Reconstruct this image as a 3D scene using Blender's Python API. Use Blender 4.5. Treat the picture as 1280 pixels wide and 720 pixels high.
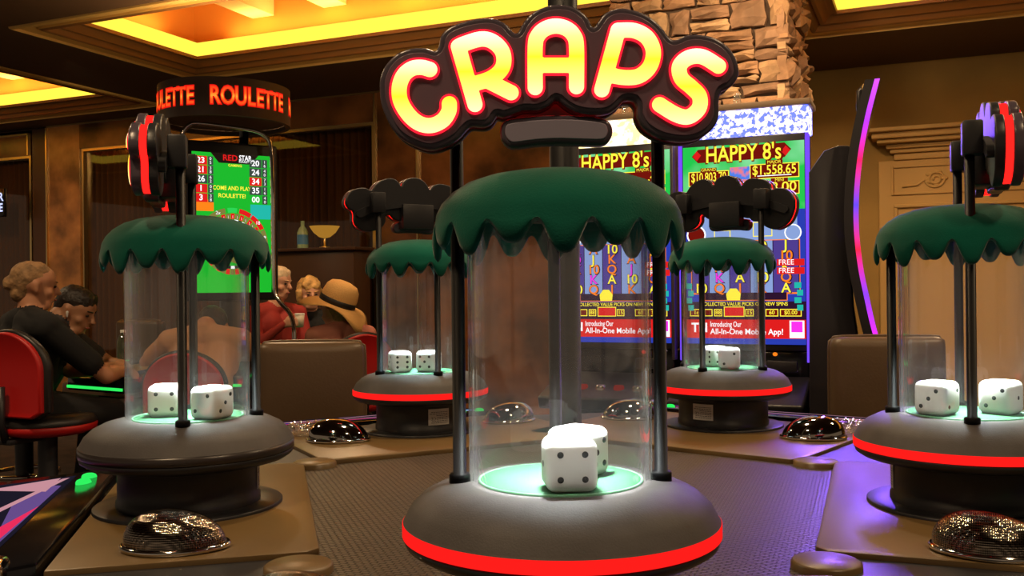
import bpy, bmesh, math, random
import numpy as np
from mathutils import Vector, Matrix, noise

random.seed(7)
for o in list(bpy.data.objects):
    bpy.data.objects.remove(o, do_unlink=True)
scene = bpy.context.scene
C = scene.collection
R = math.radians
PI = math.pi

# ------------------------------------------------------------------ camera
F = 1200.0                 # focal length in pixels of a 1280 px wide frame
CAMZ = 1.192
ROLL = -0.0103
cam_d = bpy.data.cameras.new('camera')
cam_d.sensor_width = 36.0
cam_d.lens = 36.0 * F / 1280.0
cam_d.clip_start = 0.05
cam_d.clip_end = 100
cam = bpy.data.objects.new('camera', cam_d)
C.objects.link(cam)
cam.matrix_world = (Matrix.Translation((0, 0, CAMZ)) @ Matrix.Rotation(R(90.08), 4, 'X')
                    @ Matrix.Rotation(ROLL, 4, 'Z'))
scene.camera = cam

# ------------------------------------------------------------------ world, exposure
w = bpy.data.worlds.new('room_ambient')
scene.world = w
w.use_nodes = True
bg = w.node_tree.nodes['Background']
bg.inputs[0].default_value = (1.0, 0.74, 0.5, 1)
bg.inputs[1].default_value = 0.2
scene.view_settings.view_transform = 'Standard'
scene.view_settings.look = 'None'
scene.view_settings.exposure = 0.0
scene.view_settings.gamma = 1.0
scene.view_settings.use_curve_mapping = False


def area(name, loc, size, energy, col, direction=(0, 0, -1), shape='DISK', spread=180, size_y=None):
    d = bpy.data.lights.new(name, 'AREA')
    d.shape = shape
    d.size = size
    if size_y:
        d.size_y = size_y
    d.energy = energy
    d.color = col
    d.spread = R(spread)
    o = bpy.data.objects.new(name, d)
    C.objects.link(o)
    o.location = loc
    o.rotation_euler = Vector(direction).to_track_quat('-Z', 'Y').to_euler()
    return o


# added warm fill: unseen area lights just under the soffit
WARM = (1.0, 0.70, 0.40)
for x, y, e in ((-0.9, 0.5, 26), (1.3, 0.4, 20), (0.1, 2.6, 22), (-2.6, 3.2, 30), (2.6, 2.6, 24),
                (-1.6, 6.2, 30), (-4.6, 6.0, 24), (0.9, 3.6, 14), (3.2, 5.6, 42), (2.2, 7.1, 30)):
    area('downlight', (x, y, 3.06), 0.22, e, WARM, spread=150)
# unseen spots added to brighten the stone column and the marble wall
for x, y, e, d in ((0.75, 4.3, 15, (0.35, 1.0, -0.55)), (1.6, 4.1, 12, (-0.1, 1.0, -0.5)), (-3.6, 7.75, 14, (-0.2, 1, -1.2)), (-5.2, 8.4, 12, (-0.2, 1, -1.2)),
                   (-0.6, 5.4, 10, (0.3, 1, -0.8))):
    area('wall_washer', (x, y, 3.05), 0.15, e, WARM, d, spread=110)


# ------------------------------------------------------------------ geometry helpers
def P(px, py, Y):
    """world point seen at photo pixel (px,py) at depth Y"""
    u = px - 640.0
    v = 358.4 - py
    ca, sa = math.cos(ROLL), math.sin(ROLL)
    return Vector((Y * (u * ca - v * sa) / F, Y, CAMZ + Y * (u * sa + v * ca) / F))


def link(name, me, mat=None, parent=None):
    o = bpy.data.objects.new(name, me)
    C.objects.link(o)
    if mat is not None and len(me.materials) == 0:
        me.materials.append(mat)
    if parent is not None:
        o.parent = parent
    return o


def empty(name, loc=(0, 0, 0), rz=0.0):
    o = bpy.data.objects.new(name, None)
    C.objects.link(o)
    o.location = loc
    o.rotation_euler = (0, 0, rz)
    o.empty_display_size = 0.05
    return o


def tag(o, label, cat, group=None):
    o['label'] = label
    o['category'] = cat
    if group:
        o['group'] = group
    return o


def struct(o, label=None, cat=None):
    o['kind'] = 'structure'
    if label:
        o['label'] = label
    if cat:
        o['category'] = cat
    return o


class MB:
    def __init__(s):
        s.v = []
        s.f = []
        s.smooth = []

    def add(s, verts, faces, smooth=False):
        n = len(s.v)
        s.v.extend([tuple(a) for a in verts])
        for f in faces:
            s.f.append(tuple(i + n for i in f))
            s.smooth.append(smooth)
        return s

    def box(s, x0, x1, y0, y1, z0, z1):
        return s.add([(x0, y0, z0), (x1, y0, z0), (x1, y1, z0), (x0, y1, z0),
                      (x0, y0, z1), (x1, y0, z1), (x1, y1, z1), (x0, y1, z1)],
                     [(0, 3, 2, 1), (4, 5, 6, 7), (0, 1, 5, 4), (1, 2, 6, 5), (2, 3, 7, 6), (3, 0, 4, 7)])

    def prism(s, pts, z0, z1):
        n = len(pts)
        vs = [(p[0], p[1], z0) for p in pts] + [(p[0], p[1], z1) for p in pts]
        fs = [tuple(range(n - 1, -1, -1)), tuple(range(n, 2 * n))]
        for i in range(n):
            j = (i + 1) % n
            fs.append((i, j, n + j, n + i))
        return s.add(vs, fs)

    def lathe(s, prof, n=48, cx=0, cy=0, sx=1, sy=1, cap0=False, cap1=False, smooth=True):
        vs = []
        fs = []
        m = len(prof)
        for i in range(n):
            a = 2 * PI * i / n
            for r, z in prof:
                vs.append((cx + r * math.cos(a) * sx, cy + r * math.sin(a) * sy, z))
        for i in range(n):
            j = (i + 1) % n
            for k in range(m - 1):
                fs.append((i * m + k, j * m + k, j * m + k + 1, i * m + k + 1))
        if cap0:
            fs.append(tuple(i * m for i in range(n - 1, -1, -1)))
        if cap1:
            fs.append(tuple(i * m + m - 1 for i in range(n)))
        return s.add(vs, fs, smooth)

    def tube(s, pts, r, n=10, caps=True, closed=False):
        pts = [Vector(p) for p in pts]
        rs = r if isinstance(r, (list, tuple)) else [r] * len(pts)
        m = len(pts)
        vs = []
        up = Vector((0, 0, 1))
        prev = None
        for i in range(m):
            if closed:
                d = pts[(i + 1) % m] - pts[i - 1]
            else:
                d = pts[min(i + 1, m - 1)] - pts[max(i - 1, 0)]
            d.normalize()
            if prev is None:
                ref = up if abs(d.z) < 0.9 else Vector((1, 0, 0))
                a = d.cross(ref).normalized()
            else:
                a = (prev - d * prev.dot(d)).normalized()
            prev = a
            b = d.cross(a)
            for k in range(n):
                t = 2 * PI * k / n
                vs.append(pts[i] + (a * math.cos(t) + b * math.sin(t)) * rs[i])
        fs = []
        for i in range(m if closed else m - 1):
            i2 = (i + 1) % m
            for k in range(n):
                k2 = (k + 1) % n
                fs.append((i * n + k, i * n + k2, i2 * n + k2, i2 * n + k))
        if caps and not closed:
            fs.append(tuple(range(n - 1, -1, -1)))
            fs.append(tuple((m - 1) * n + k for k in range(n)))
        return s.add(vs, fs, True)

    def capsule(s, p0, r0, p1, r1, n=14):
        p0 = Vector(p0)
        p1 = Vector(p1)
        d = p1 - p0
        if d.length < 1e-6:
            d = Vector((0, 0, 1e-4))
            p1 = p0 + d
        d.normalize()
        pts = []
        rs = []
        for k in range(1, 6):
            t = PI / 2 * k / 5
            pts.append(p0 - d * r0 * math.cos(t))
            rs.append(r0 * math.sin(t))
        for k in range(0, 5):
            t = PI / 2 * k / 5
            pts.append(p1 + d * r1 * math.sin(t))
            rs.append(r1 * math.cos(t))
        return s.tube(pts, rs, n)

    def sphere(s, c, rx, ry=None, rz=None, n=16, m=10):
        ry = ry or rx
        rz = rz or rx
        prof = [(math.sin(PI * k / m), -math.cos(PI * k / m)) for k in range(1, m)]
        vs = []
        fs = []
        k0 = len(prof)
        for i in range(n):
            a = 2 * PI * i / n
            for r, z in prof:
                vs.append((c[0] + rx * r * math.cos(a), c[1] + ry * r * math.sin(a), c[2] + rz * z))
        vs.append((c[0], c[1], c[2] - rz))
        vs.append((c[0], c[1], c[2] + rz))
        for i in range(n):
            j = (i + 1) % n
            for k in range(k0 - 1):
                fs.append((i * k0 + k, j * k0 + k, j * k0 + k + 1, i * k0 + k + 1))
            fs.append((n * k0, j * k0, i * k0))
            fs.append((n * k0 + 1, i * k0 + k0 - 1, j * k0 + k0 - 1))
        return s.add(vs, fs, True)

    def addmesh(s, me, M=None, smooth=False):
        vs = [(M @ v.co) if M else v.co.copy() for v in me.vertices]
        return s.add(vs, [tuple(p.vertices) for p in me.polygons], smooth)

    def mesh(s, name='m'):
        me = bpy.data.meshes.new(name)
        me.from_pydata(s.v, [], s.f)
        me.polygons.foreach_set('use_smooth', s.smooth)
        me.update()
        return me

    def build(s, name, mat, parent=None):
        return link(name, s.mesh(name), mat, parent)


def bevel(me, w, seg=2, ang=40, smooth=True):
    b = bmesh.new()
    b.from_mesh(me)
    bmesh.ops.remove_doubles(b, verts=b.verts, dist=1e-5)
    es = [e for e in b.edges if len(e.link_faces) == 2 and e.calc_face_angle(0) > R(ang)]
    bmesh.ops.bevel(b, geom=es, offset=w, segments=seg, affect='EDGES', profile=0.5, clamp_overlap=True)
    bmesh.ops.recalc_face_normals(b, faces=b.faces)
    b.to_mesh(me)
    b.free()
    if smooth:
        for p in me.polygons:
            p.use_smooth = True
        me.set_sharp_from_angle(angle=R(35))
    return me


def bbox_obj(name, dims, mat, parent=None, bw=0.005, seg=2):
    """bevelled box from (x0,x1,y0,y1,z0,z1)"""
    return link(name, bevel(MB().box(*dims).mesh(name), bw, seg), mat, parent)


def eval_mesh(ob):
    dg = bpy.context.evaluated_depsgraph_get()
    return bpy.data.meshes.new_from_object(ob.evaluated_get(dg))


def curve_mesh(loops, depth, bev=0.0, res=2):
    """filled 2-D loops (list of point lists) extruded; lies in XY, z from -depth/2..depth/2"""
    cu = bpy.data.curves.new('tmp', 'CURVE')
    cu.dimensions = '2D'
    cu.fill_mode = 'BOTH'
    cu.extrude = max(depth / 2 - bev, 0)
    cu.bevel_depth = bev
    cu.bevel_resolution = res
    cu.offset = -bev
    for lp in loops:
        sp = cu.splines.new('POLY')
        sp.points.add(len(lp) - 1)
        sp.points.foreach_set('co', [c for p in lp for c in (p[0], p[1], 0, 1)])
        sp.use_cyclic_u = True
    ob = bpy.data.objects.new('tmp', cu)
    C.objects.link(ob)
    bpy.context.view_layer.update()
    me = eval_mesh(ob)
    bpy.data.objects.remove(ob)
    bpy.data.curves.remove(cu)
    return me


_txt = {}


def text_mesh(body, size, offset=0.0, extrude=0.0, align='CENTER', spacing=1.0):
    key = (body, size, offset, extrude, align, spacing)
    if key in _txt:
        return _txt[key]
    cu = bpy.data.curves.new('tmp', 'FONT')
    cu.body = body
    cu.size = size
    cu.offset = offset
    cu.extrude = extrude
    cu.align_x = align
    cu.align_y = 'CENTER'
    cu.space_character = spacing
    cu.resolution_u = 3
    ob = bpy.data.objects.new('tmp', cu)
    C.objects.link(ob)
    bpy.context.view_layer.update()
    me = eval_mesh(ob)
    bpy.data.objects.remove(ob)
    bpy.data.curves.remove(cu)
    _txt[key] = me
    return me


def contour(f, x0, x1, y0, y1, h):
    nx = int((x1 - x0) / h) + 2
    ny = int((y1 - y0) / h) + 2
    xs = x0 + np.arange(nx) * h
    ys = y0 + np.arange(ny) * h
    X, Y = np.meshgrid(xs, ys, indexing='ij')
    V = f(X, Y)
    V[0, :] = V[-1, :] = 1
    V[:, 0] = V[:, -1] = 1
    V[V == 0] = 1e-9
    seg = {}
    ins = V < 0
    pts = {}

    def ept(i, j, k, l):
        key = (i, j, k, l)
        if key not in pts:
            a, b = V[i, j], V[k, l]
            t = a / (a - b)
            pts[key] = (xs[i] + (xs[k] - xs[i]) * t, ys[j] + (ys[l] - ys[j]) * t)
        return key
    cells = np.argwhere((ins[:-1, :-1] != ins[1:, :-1]) | (ins[:-1, :-1] != ins[:-1, 1:]) | (ins[:-1, :-1] != ins[1:, 1:]))
    adj = {}
    for i, j in cells:
        c = [(i, j), (i + 1, j), (i + 1, j + 1), (i, j + 1)]
        ed = []
        for q in range(4):
            a, b = c[q], c[(q + 1) % 4]
            if ins[a] != ins[b]:
                lo, hi = (a, b) if a < b else (b, a)
                ed.append(ept(lo[0], lo[1], hi[0], hi[1]))
        for q in range(0, len(ed) - 1, 2):
            adj.setdefault(ed[q], []).append(ed[q + 1])
            adj.setdefault(ed[q + 1], []).append(ed[q])
    loops = []
    seen = set()
    for st in adj:
        if st in seen:
            continue
        lp = [st]
        seen.add(st)
        cur = st
        while True:
            nx_ = [n for n in adj[cur] if n not in seen]
            if not nx_:
                break
            cur = nx_[0]
            seen.add(cur)
            lp.append(cur)
        if len(lp) > 6:
            loops.append([pts[k] for k in lp])
    return loops


def sd_strokes(strokes, r):
    def f(X, Y):
        d = np.full(X.shape, 1e9)
        for st in strokes:
            for (ax, ay), (bx, by) in zip(st[:-1], st[1:]):
                dx, dy = bx - ax, by - ay
                L = dx * dx + dy * dy + 1e-12
                t = np.clip(((X - ax) * dx + (Y - ay) * dy) / L, 0, 1)
                d = np.minimum(d, np.hypot(X - ax - t * dx, Y - ay - t * dy))
        return d - r
    return f


def sd_poly(poly):
    def f(X, Y):
        d = np.full(X.shape, 1e9)
        inside = np.zeros(X.shape, bool)
        n = len(poly)
        for i in range(n):
            ax, ay = poly[i]
            bx, by = poly[(i + 1) % n]
            dx, dy = bx - ax, by - ay
            L = dx * dx + dy * dy + 1e-12
            t = np.clip(((X - ax) * dx + (Y - ay) * dy) / L, 0, 1)
            d = np.minimum(d, np.hypot(X - ax - t * dx, Y - ay - t * dy))
            c = ((ay > Y) != (by > Y)) & (X < (bx - ax) * (Y - ay) / (by - ay + 1e-12) + ax)
            inside ^= c
        return np.where(inside, -d, d)
    return f


def smooth_open(pts, k=6):
    """Catmull-Rom through points"""
    P_ = [pts[0]] + list(pts) + [pts[-1]]
    out = []
    for i in range(1, len(P_) - 2):
        a, b, c, d = P_[i - 1], P_[i], P_[i + 1], P_[i + 2]
        for s in range(k):
            t = s / k
            out.append(tuple(0.5 * (2 * b[q] + (c[q] - a[q]) * t + (2 * a[q] - 5 * b[q] + 4 * c[q] - d[q]) * t * t
                                    + (3 * b[q] - a[q] - 3 * c[q] + d[q]) * t ** 3) for q in range(len(b))))
    out.append(tuple(pts[-1]))
    return out


def smooth_closed(pts, k=4):
    n = len(pts)
    out = []
    for i in range(n):
        a, b, c, d = pts[i - 1], pts[i], pts[(i + 1) % n], pts[(i + 2) % n]
        for s in range(k):
            t = s / k
            out.append(tuple(0.5 * (2 * b[q] + (c[q] - a[q]) * t + (2 * a[q] - 5 * b[q] + 4 * c[q] - d[q]) * t * t
                                    + (3 * b[q] - a[q] - 3 * c[q] + d[q]) * t ** 3) for q in range(2)))
    return out


# ------------------------------------------------------------------ materials
M = {}


def mat(name, col, rough=0.5, metal=0.0, emit=None, es=1.0, bump=0, bscale=40, bdist=0.01, var=0.0, vscale=6, coat=0, sheen=0, spec=0.5):
    m = bpy.data.materials.new(name)
    m.use_nodes = True
    nt = m.node_tree
    b = nt.nodes['Principled BSDF']
    b.inputs['Base Color'].default_value = (*col, 1)
    b.inputs['Roughness'].default_value = rough
    b.inputs['Metallic'].default_value = metal
    b.inputs['Specular IOR Level'].default_value = spec
    if coat:
        b.inputs['Coat Weight'].default_value = coat
        b.inputs['Coat Roughness'].default_value = 0.08
    if sheen:
        b.inputs['Sheen Weight'].default_value = sheen
        b.inputs['Sheen Roughness'].default_value = 0.4
    if emit:
        b.inputs['Emission Color'].default_value = (*emit, 1)
        b.inputs['Emission Strength'].default_value = es
    if bump or var:
        tc = nt.nodes.new('ShaderNodeTexCoord')
    if bump:
        n = nt.nodes.new('ShaderNodeTexNoise')
        n.inputs['Scale'].default_value = bscale
        n.inputs['Detail'].default_value = 4
        nt.links.new(tc.outputs['Object'], n.inputs['Vector'])
        bp = nt.nodes.new('ShaderNodeBump')
        bp.inputs['Strength'].default_value = bump
        bp.inputs['Distance'].default_value = bdist
        nt.links.new(n.outputs['Fac'], bp.inputs['Height'])
        nt.links.new(bp.outputs['Normal'], b.inputs['Normal'])
    if var:
        n2 = nt.nodes.new('ShaderNodeTexNoise')
        n2.inputs['Scale'].default_value = vscale
        n2.inputs['Detail'].default_value = 5
        nt.links.new(tc.outputs['Object'], n2.inputs['Vector'])
        cr = nt.nodes.new('ShaderNodeValToRGB')
        cr.color_ramp.elements[0].position = 0.35
        cr.color_ramp.elements[1].position = 0.68
        cr.color_ramp.elements[0].color = (*[c * (1 - var) for c in col], 1)
        cr.color_ramp.elements[1].color = (*[min(1, c * (1 + var)) for c in col], 1)
        nt.links.new(n2.outputs['Fac'], cr.inputs['Fac'])
        nt.links.new(cr.outputs['Color'], b.inputs['Base Color'])
    M[name] = m
    return m


def emi(name, col, s=1.0):
    m = bpy.data.materials.new(name)
    m.use_nodes = True
    nt = m.node_tree
    nt.nodes.clear()
    e = nt.nodes.new('ShaderNodeEmission')
    e.inputs[0].default_value = (*col, 1)
    e.inputs[1].default_value = s
    o = nt.nodes.new('ShaderNodeOutputMaterial')
    nt.links.new(e.outputs[0], o.inputs[0])
    M[name] = m
    return m


def emi_ramp(name, stops, axis, lo, hi, s=1.0, nscale=0, namt=0.0):
    """LED diffuser whose own colour changes along an object axis"""
    m = emi(name, (1, 1, 1), s)
    nt = m.node_tree
    tc = nt.nodes.new('ShaderNodeTexCoord')
    sp = nt.nodes.new('ShaderNodeSeparateXYZ')
    mr = nt.nodes.new('ShaderNodeMapRange')
    mr.inputs[1].default_value = lo
    mr.inputs[2].default_value = hi
    cr = nt.nodes.new('ShaderNodeValToRGB')
    while len(cr.color_ramp.elements) < len(stops):
        cr.color_ramp.elements.new(0.5)
    for el, (p, c) in zip(cr.color_ramp.elements, stops):
        el.position = p
        el.color = (*c, 1)
    nt.links.new(tc.outputs['Object'], sp.inputs[0])
    nt.links.new(sp.outputs[axis], mr.inputs[0])
    src = mr.outputs[0]
    if nscale:
        n = nt.nodes.new('ShaderNodeTexNoise')
        n.inputs['Scale'].default_value = nscale
        nt.links.new(tc.outputs['Object'], n.inputs['Vector'])
        ma = nt.nodes.new('ShaderNodeMath')
        ma.operation = 'MULTIPLY_ADD'
        ma.inputs[1].default_value = namt
        nt.links.new(n.outputs['Fac'], ma.inputs[0])
        nt.links.new(src, ma.inputs[2])
        src = ma.outputs[0]
    nt.links.new(src, cr.inputs[0])
    nt.links.new(cr.outputs[0], [x for x in nt.nodes if x.type == 'EMISSION'][0].inputs[0])
    return m


def glass(name, tint=(1, 1, 1), refl=0.9, haze=0.03, rough=0.02, base=0.02, power=3.0):
    """thin clear acrylic: see-through, mirror-like towards grazing, a little dusty"""
    m = bpy.data.materials.new(name)
    m.use_nodes = True
    nt = m.node_tree
    nt.nodes.clear()
    out = nt.nodes.new('ShaderNodeOutputMaterial')
    tr = nt.nodes.new('ShaderNodeBsdfTransparent')
    tr.inputs[0].default_value = (*tint, 1)
    gl = nt.nodes.new('ShaderNodeBsdfGlossy')
    gl.inputs['Roughness'].default_value = rough
    gl.inputs[0].default_value = (1, 1, 1, 1)
    df = nt.nodes.new('ShaderNodeBsdfTranslucent')
    df.inputs[0].default_value = (0.9, 0.95, 0.95, 1)
    df2 = nt.nodes.new('ShaderNodeBsdfDiffuse')
    df2.inputs[0].default_value = (0.9, 0.95, 0.95, 1)
    mh = nt.nodes.new('ShaderNodeMixShader')
    mh.inputs[0].default_value = 0.5
    nt.links.new(df.outputs[0], mh.inputs[1])
    nt.links.new(df2.outputs[0], mh.inputs[2])
    lw = nt.nodes.new('ShaderNodeLayerWeight')
    lw.inputs[0].default_value = 0.5
    pw = nt.nodes.new('ShaderNodeMath')
    pw.operation = 'POWER'
    pw.inputs[1].default_value = power
    nt.links.new(lw.outputs['Facing'], pw.inputs[0])
    mr = nt.nodes.new('ShaderNodeMapRange')
    mr.inputs[3].default_value = base
    mr.inputs[4].default_value = refl
    nt.links.new(pw.outputs[0], mr.inputs[0])
    m1 = nt.nodes.new('ShaderNodeMixShader')
    nt.links.new(mr.outputs[0], m1.inputs[0])
    nt.links.new(tr.outputs[0], m1.inputs[1])
    nt.links.new(gl.outputs[0], m1.inputs[2])
    m2 = nt.nodes.new('ShaderNodeMixShader')
    mr2 = nt.nodes.new('ShaderNodeMapRange')
    mr2.inputs[3].default_value = haze
    mr2.inputs[4].default_value = min(1, haze * 6)
    nt.links.new(pw.outputs[0], mr2.inputs[0])
    nt.links.new(mr2.outputs[0], m2.inputs[0])
    nt.links.new(m1.outputs[0], m2.inputs[1])
    nt.links.new(mh.outputs[0], m2.inputs[2])
    nt.links.new(m2.outputs[0], out.inputs[0])
    M[name] = m
    return m


mat('felt', (0.003, 0.085, 0.06), 0.95, bump=0.4, bscale=420, bdist=0.0012, var=0.15, vscale=9, sheen=0.25, spec=0.1)
mat('pad', (0.058, 0.052, 0.052), 0.6, bump=0.25, bscale=420, bdist=0.001, var=0.1, vscale=30, spec=0.35)
mat('black_plastic', (0.012, 0.012, 0.015), 0.42)
mat('black_gloss', (0.006, 0.006, 0.008), 0.12)
mat('pole_black', (0.006, 0.006, 0.007), 0.45, spec=0.09)
emi('red_led', (1.0, 0.012, 0.01), 1.1)
emi('edge_led', (1.0, 0.008, 0.006), 3.0)
mat('led_off', (0.03, 0.024, 0.024), 0.3)
mat('green_disc', (0.003, 0.075, 0.022), 0.8)
mat('disc_rim', (0.10, 0.28, 0.15), 0.4)
glass('acrylic', haze=0.009, refl=0.8, base=0.035, power=2.8)
mat('die', (0.86, 0.88, 0.86), 0.35)
mat('pip', (0.01, 0.01, 0.01), 0.5)
mat('plate', (0.13, 0.08, 0.028), 0.36, bump=0.05, bscale=500)
mat('chrome', (0.75, 0.72, 0.68), 0.08, metal=1.0)
mat('sticker', (0.62, 0.60, 0.58), 0.4)
mat('ink', (0.05, 0.05, 0.06), 0.6)
mat('sign_face', (0.12, 0.07, 0.10), 0.38)
mat('sign_rim', (0.07, 0.055, 0.075), 0.3)
mat('bar_face', (0.22, 0.2, 0.27), 0.35)
emi('lamp_white', (0.85, 1.0, 0.95), 6)
mat('leather', (0.10, 0.06, 0.03), 0.4, bump=0.06, bscale=120)
mat('red_vinyl', (0.45, 0.006, 0.006), 0.45)
mat('black_vinyl', (0.014, 0.012, 0.012), 0.4)
mat('gold_trim', (0.75, 0.55, 0.24), 0.28, metal=1.0)
mat('marble', (0.16, 0.062, 0.018), 0.22, var=0.6, vscale=2.2)
mat('marble_light', (0.32, 0.14, 0.04), 0.22, var=0.5, vscale=3)
mat('dark_wood', (0.06, 0.026, 0.011), 0.35)
mat('curtain', (0.15, 0.07, 0.018), 0.8)
mat('soffit', (0.11, 0.058, 0.024), 0.7)
mat('gold_paint', (0.78, 0.48, 0.12), 0.6)
mat('brown_mould', (0.30, 0.135, 0.035), 0.45)
mat('coffer_orange', (0.62, 0.27, 0.045), 0.8)
mat('coffer_beam', (0.92, 0.70, 0.34), 0.8)
emi('cove_light', (1.0, 0.66, 0.055), 1.6)  # lit moulding face, its wash of light painted as emission
mat('beige_wall', (0.30, 0.18, 0.045), 0.85, var=0.12, vscale=2)
mat('mantel', (0.46, 0.28, 0.09), 0.7)
mat('carpet', (0.035, 0.02, 0.014), 0.95, var=0.5, vscale=9)
mat('mortar', (0.06, 0.035, 0.02), 0.95)
for i, c in enumerate([(0.34, 0.20, 0.10), (0.28, 0.15, 0.075), (0.40, 0.25, 0.13), (0.24, 0.135, 0.075)]):
    mat('stone%d' % i, c, 0.9, bump=0.8, bscale=22, var=0.3, vscale=9)
glass('window_glass', tint=(0.8, 0.74, 0.66), haze=0.0, refl=0.35, base=0.03)
glass('crystal', tint=(0.95, 0.9, 0.82), haze=0.02, refl=0.95, base=0.25, power=1.2)
glass('bottle_glass', tint=(0.7, 0.9, 0.8), haze=0.03, refl=0.9, base=0.1)


def mat_mat():
    m = mat('ribbed', (0.055, 0.045, 0.034), 0.4)
    nt = m.node_tree
    b = nt.nodes['Principled BSDF']
    tc = nt.nodes.new('ShaderNodeTexCoord')
    mp = nt.nodes.new('ShaderNodeMapping')
    mp.inputs['Rotation'].default_value = (0, 0, R(20))
    nt.links.new(tc.outputs['Object'], mp.inputs[0])
    br = nt.nodes.new('ShaderNodeTexBrick')
    br.inputs['Scale'].default_value = 62
    br.inputs['Brick Width'].default_value = 0.9
    br.inputs['Row Height'].default_value = 0.55
    br.inputs['Mortar Size'].default_value = 0.13
    br.inputs['Mortar Smooth'].default_value = 1.0
    br.inputs['Color1'].default_value = (1, 1, 1, 1)
    br.inputs['Color2'].default_value = (0.85, 0.85, 0.85, 1)
    br.inputs['Mortar'].default_value = (0, 0, 0, 1)
    nt.links.new(mp.outputs[0], br.inputs['Vector'])
    bp = nt.nodes.new('ShaderNodeBump')
    bp.inputs['Strength'].default_value = 1.0
    bp.inputs['Distance'].default_value = 0.004
    nt.links.new(br.outputs['Color'], bp.inputs['Height'])
    nt.links.new(bp.outputs[0], b.inputs['Normal'])
    mx = nt.nodes.new('ShaderNodeMixRGB')
    mx.inputs[1].default_value = (0.016, 0.012, 0.009, 1)
    mx.inputs[2].default_value = (0.11, 0.085, 0.058, 1)
    nt.links.new(br.outputs['Color'], mx.inputs[0])
    nt.links.new(mx.outputs[0], b.inputs['Base Color'])


def mat_dome():
    m = mat('dome', (0.30, 0.25, 0.2), 0.1, metal=1.0)
    nt = m.node_tree
    b = nt.nodes['Principled BSDF']
    tc = nt.nodes.new('ShaderNodeTexCoord')
    br = nt.nodes.new('ShaderNodeTexVoronoi')
    br.inputs['Scale'].default_value = 330
    br.inputs['Randomness'].default_value = 0.0
    nt.links.new(tc.outputs['Object'], br.inputs['Vector'])
    bp = nt.nodes.new('ShaderNodeBump')
    bp.inputs['Strength'].default_value = 0.6
    bp.inputs['Distance'].default_value = 0.001
    nt.links.new(br.outputs['Distance'], bp.inputs['Height'])
    nt.links.new(bp.outputs[0], b.inputs['Normal'])
    cr = nt.nodes.new('ShaderNodeValToRGB')
    cr.color_ramp.elements[0].color = (0.02, 0.016, 0.012, 1)
    cr.color_ramp.elements[0].position = 0.25
    cr.color_ramp.elements[1].color = (0.36, 0.30, 0.24, 1)
    cr.color_ramp.elements[1].position = 0.55
    nt.links.new(br.outputs['Distance'], cr.inputs[0])
    nt.links.new(cr.outputs[0], b.inputs['Base Color'])


mat_mat()
mat_dome()
mat('dome_plain', (0.42, 0.38, 0.33), 0.06, metal=1.0)

# ------------------------------------------------------------------ room (frame turned 23.5 degrees)
TH = R(-23.5)
E1 = Vector((math.cos(TH), math.sin(TH), 0))
E2 = Vector((-math.sin(TH), math.cos(TH), 0))


def e1_at(px, e2):
    r = (px - 640) / F
    Y = e2 / (E2.x * r + E2.y)
    return E1.x * r * Y + E1.y * Y


def pe(px, py, e2):
    """(e1, z) in the room frame of a photo pixel on the plane e2"""
    r = (px - 640) / F
    Y = e2 / (E2.x * r + E2.y)
    p = P(px, py, Y)
    return e1_at(px, e2), p.z


room_M = Matrix.Rotation(TH, 4, 'Z')


def room(o):
    o.rotation_euler = (0, 0, TH)
    return o


fl = struct(room(MB().box(-16, 12, -6, 12, -0.1, 0).build('floor', M['carpet'])))

# ceiling soffit with three coffers: (e1a, e1b, e2a, e2b)
COF = [(-6.0, -1.25, 4.85, 6.73), (-12.0, -7.1, 4.6, 7.5), (-0.93, 6.0, 4.9, 7.66)]
cb = MB()
ZS = 3.1
xs = sorted({-16, 12} | {c[0] for c in COF} | {c[1] for c in COF})
for a, b_ in zip(xs[:-1], xs[1:]):
    mid = (a + b_) / 2
    y = -6
    for c in sorted([c for c in COF if c[0] < mid < c[1]], key=lambda c: c[2]):
        cb.box(a, b_, y, c[2], ZS, ZS + 0.06)
        y = c[3]
    cb.box(a, b_, y, 12, ZS, ZS + 0.06)
ceil = struct(room(cb.build('ceiling', M['soffit'])))


def ring(c, d0, z0, d1, z1, mb):
    def rect(d, z):
        return [(c[0] + d, c[2] + d, z), (c[1] - d, c[2] + d, z), (c[1] - d, c[3] - d, z), (c[0] + d, c[3] - d, z)]
    mb.add(rect(d0, z0) + rect(d1, z1), [(i, (i + 1) % 4, 4 + (i + 1) % 4, 4 + i) for i in range(4)])
    return mb


def moulding(c, prof):
    mb = MB()
    for (d0, z0), (d1, z1) in zip(prof[:-1], prof[1:]):
        ring(c, d0, ZS + z0, d1, ZS + z1, mb)
    return mb


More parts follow.
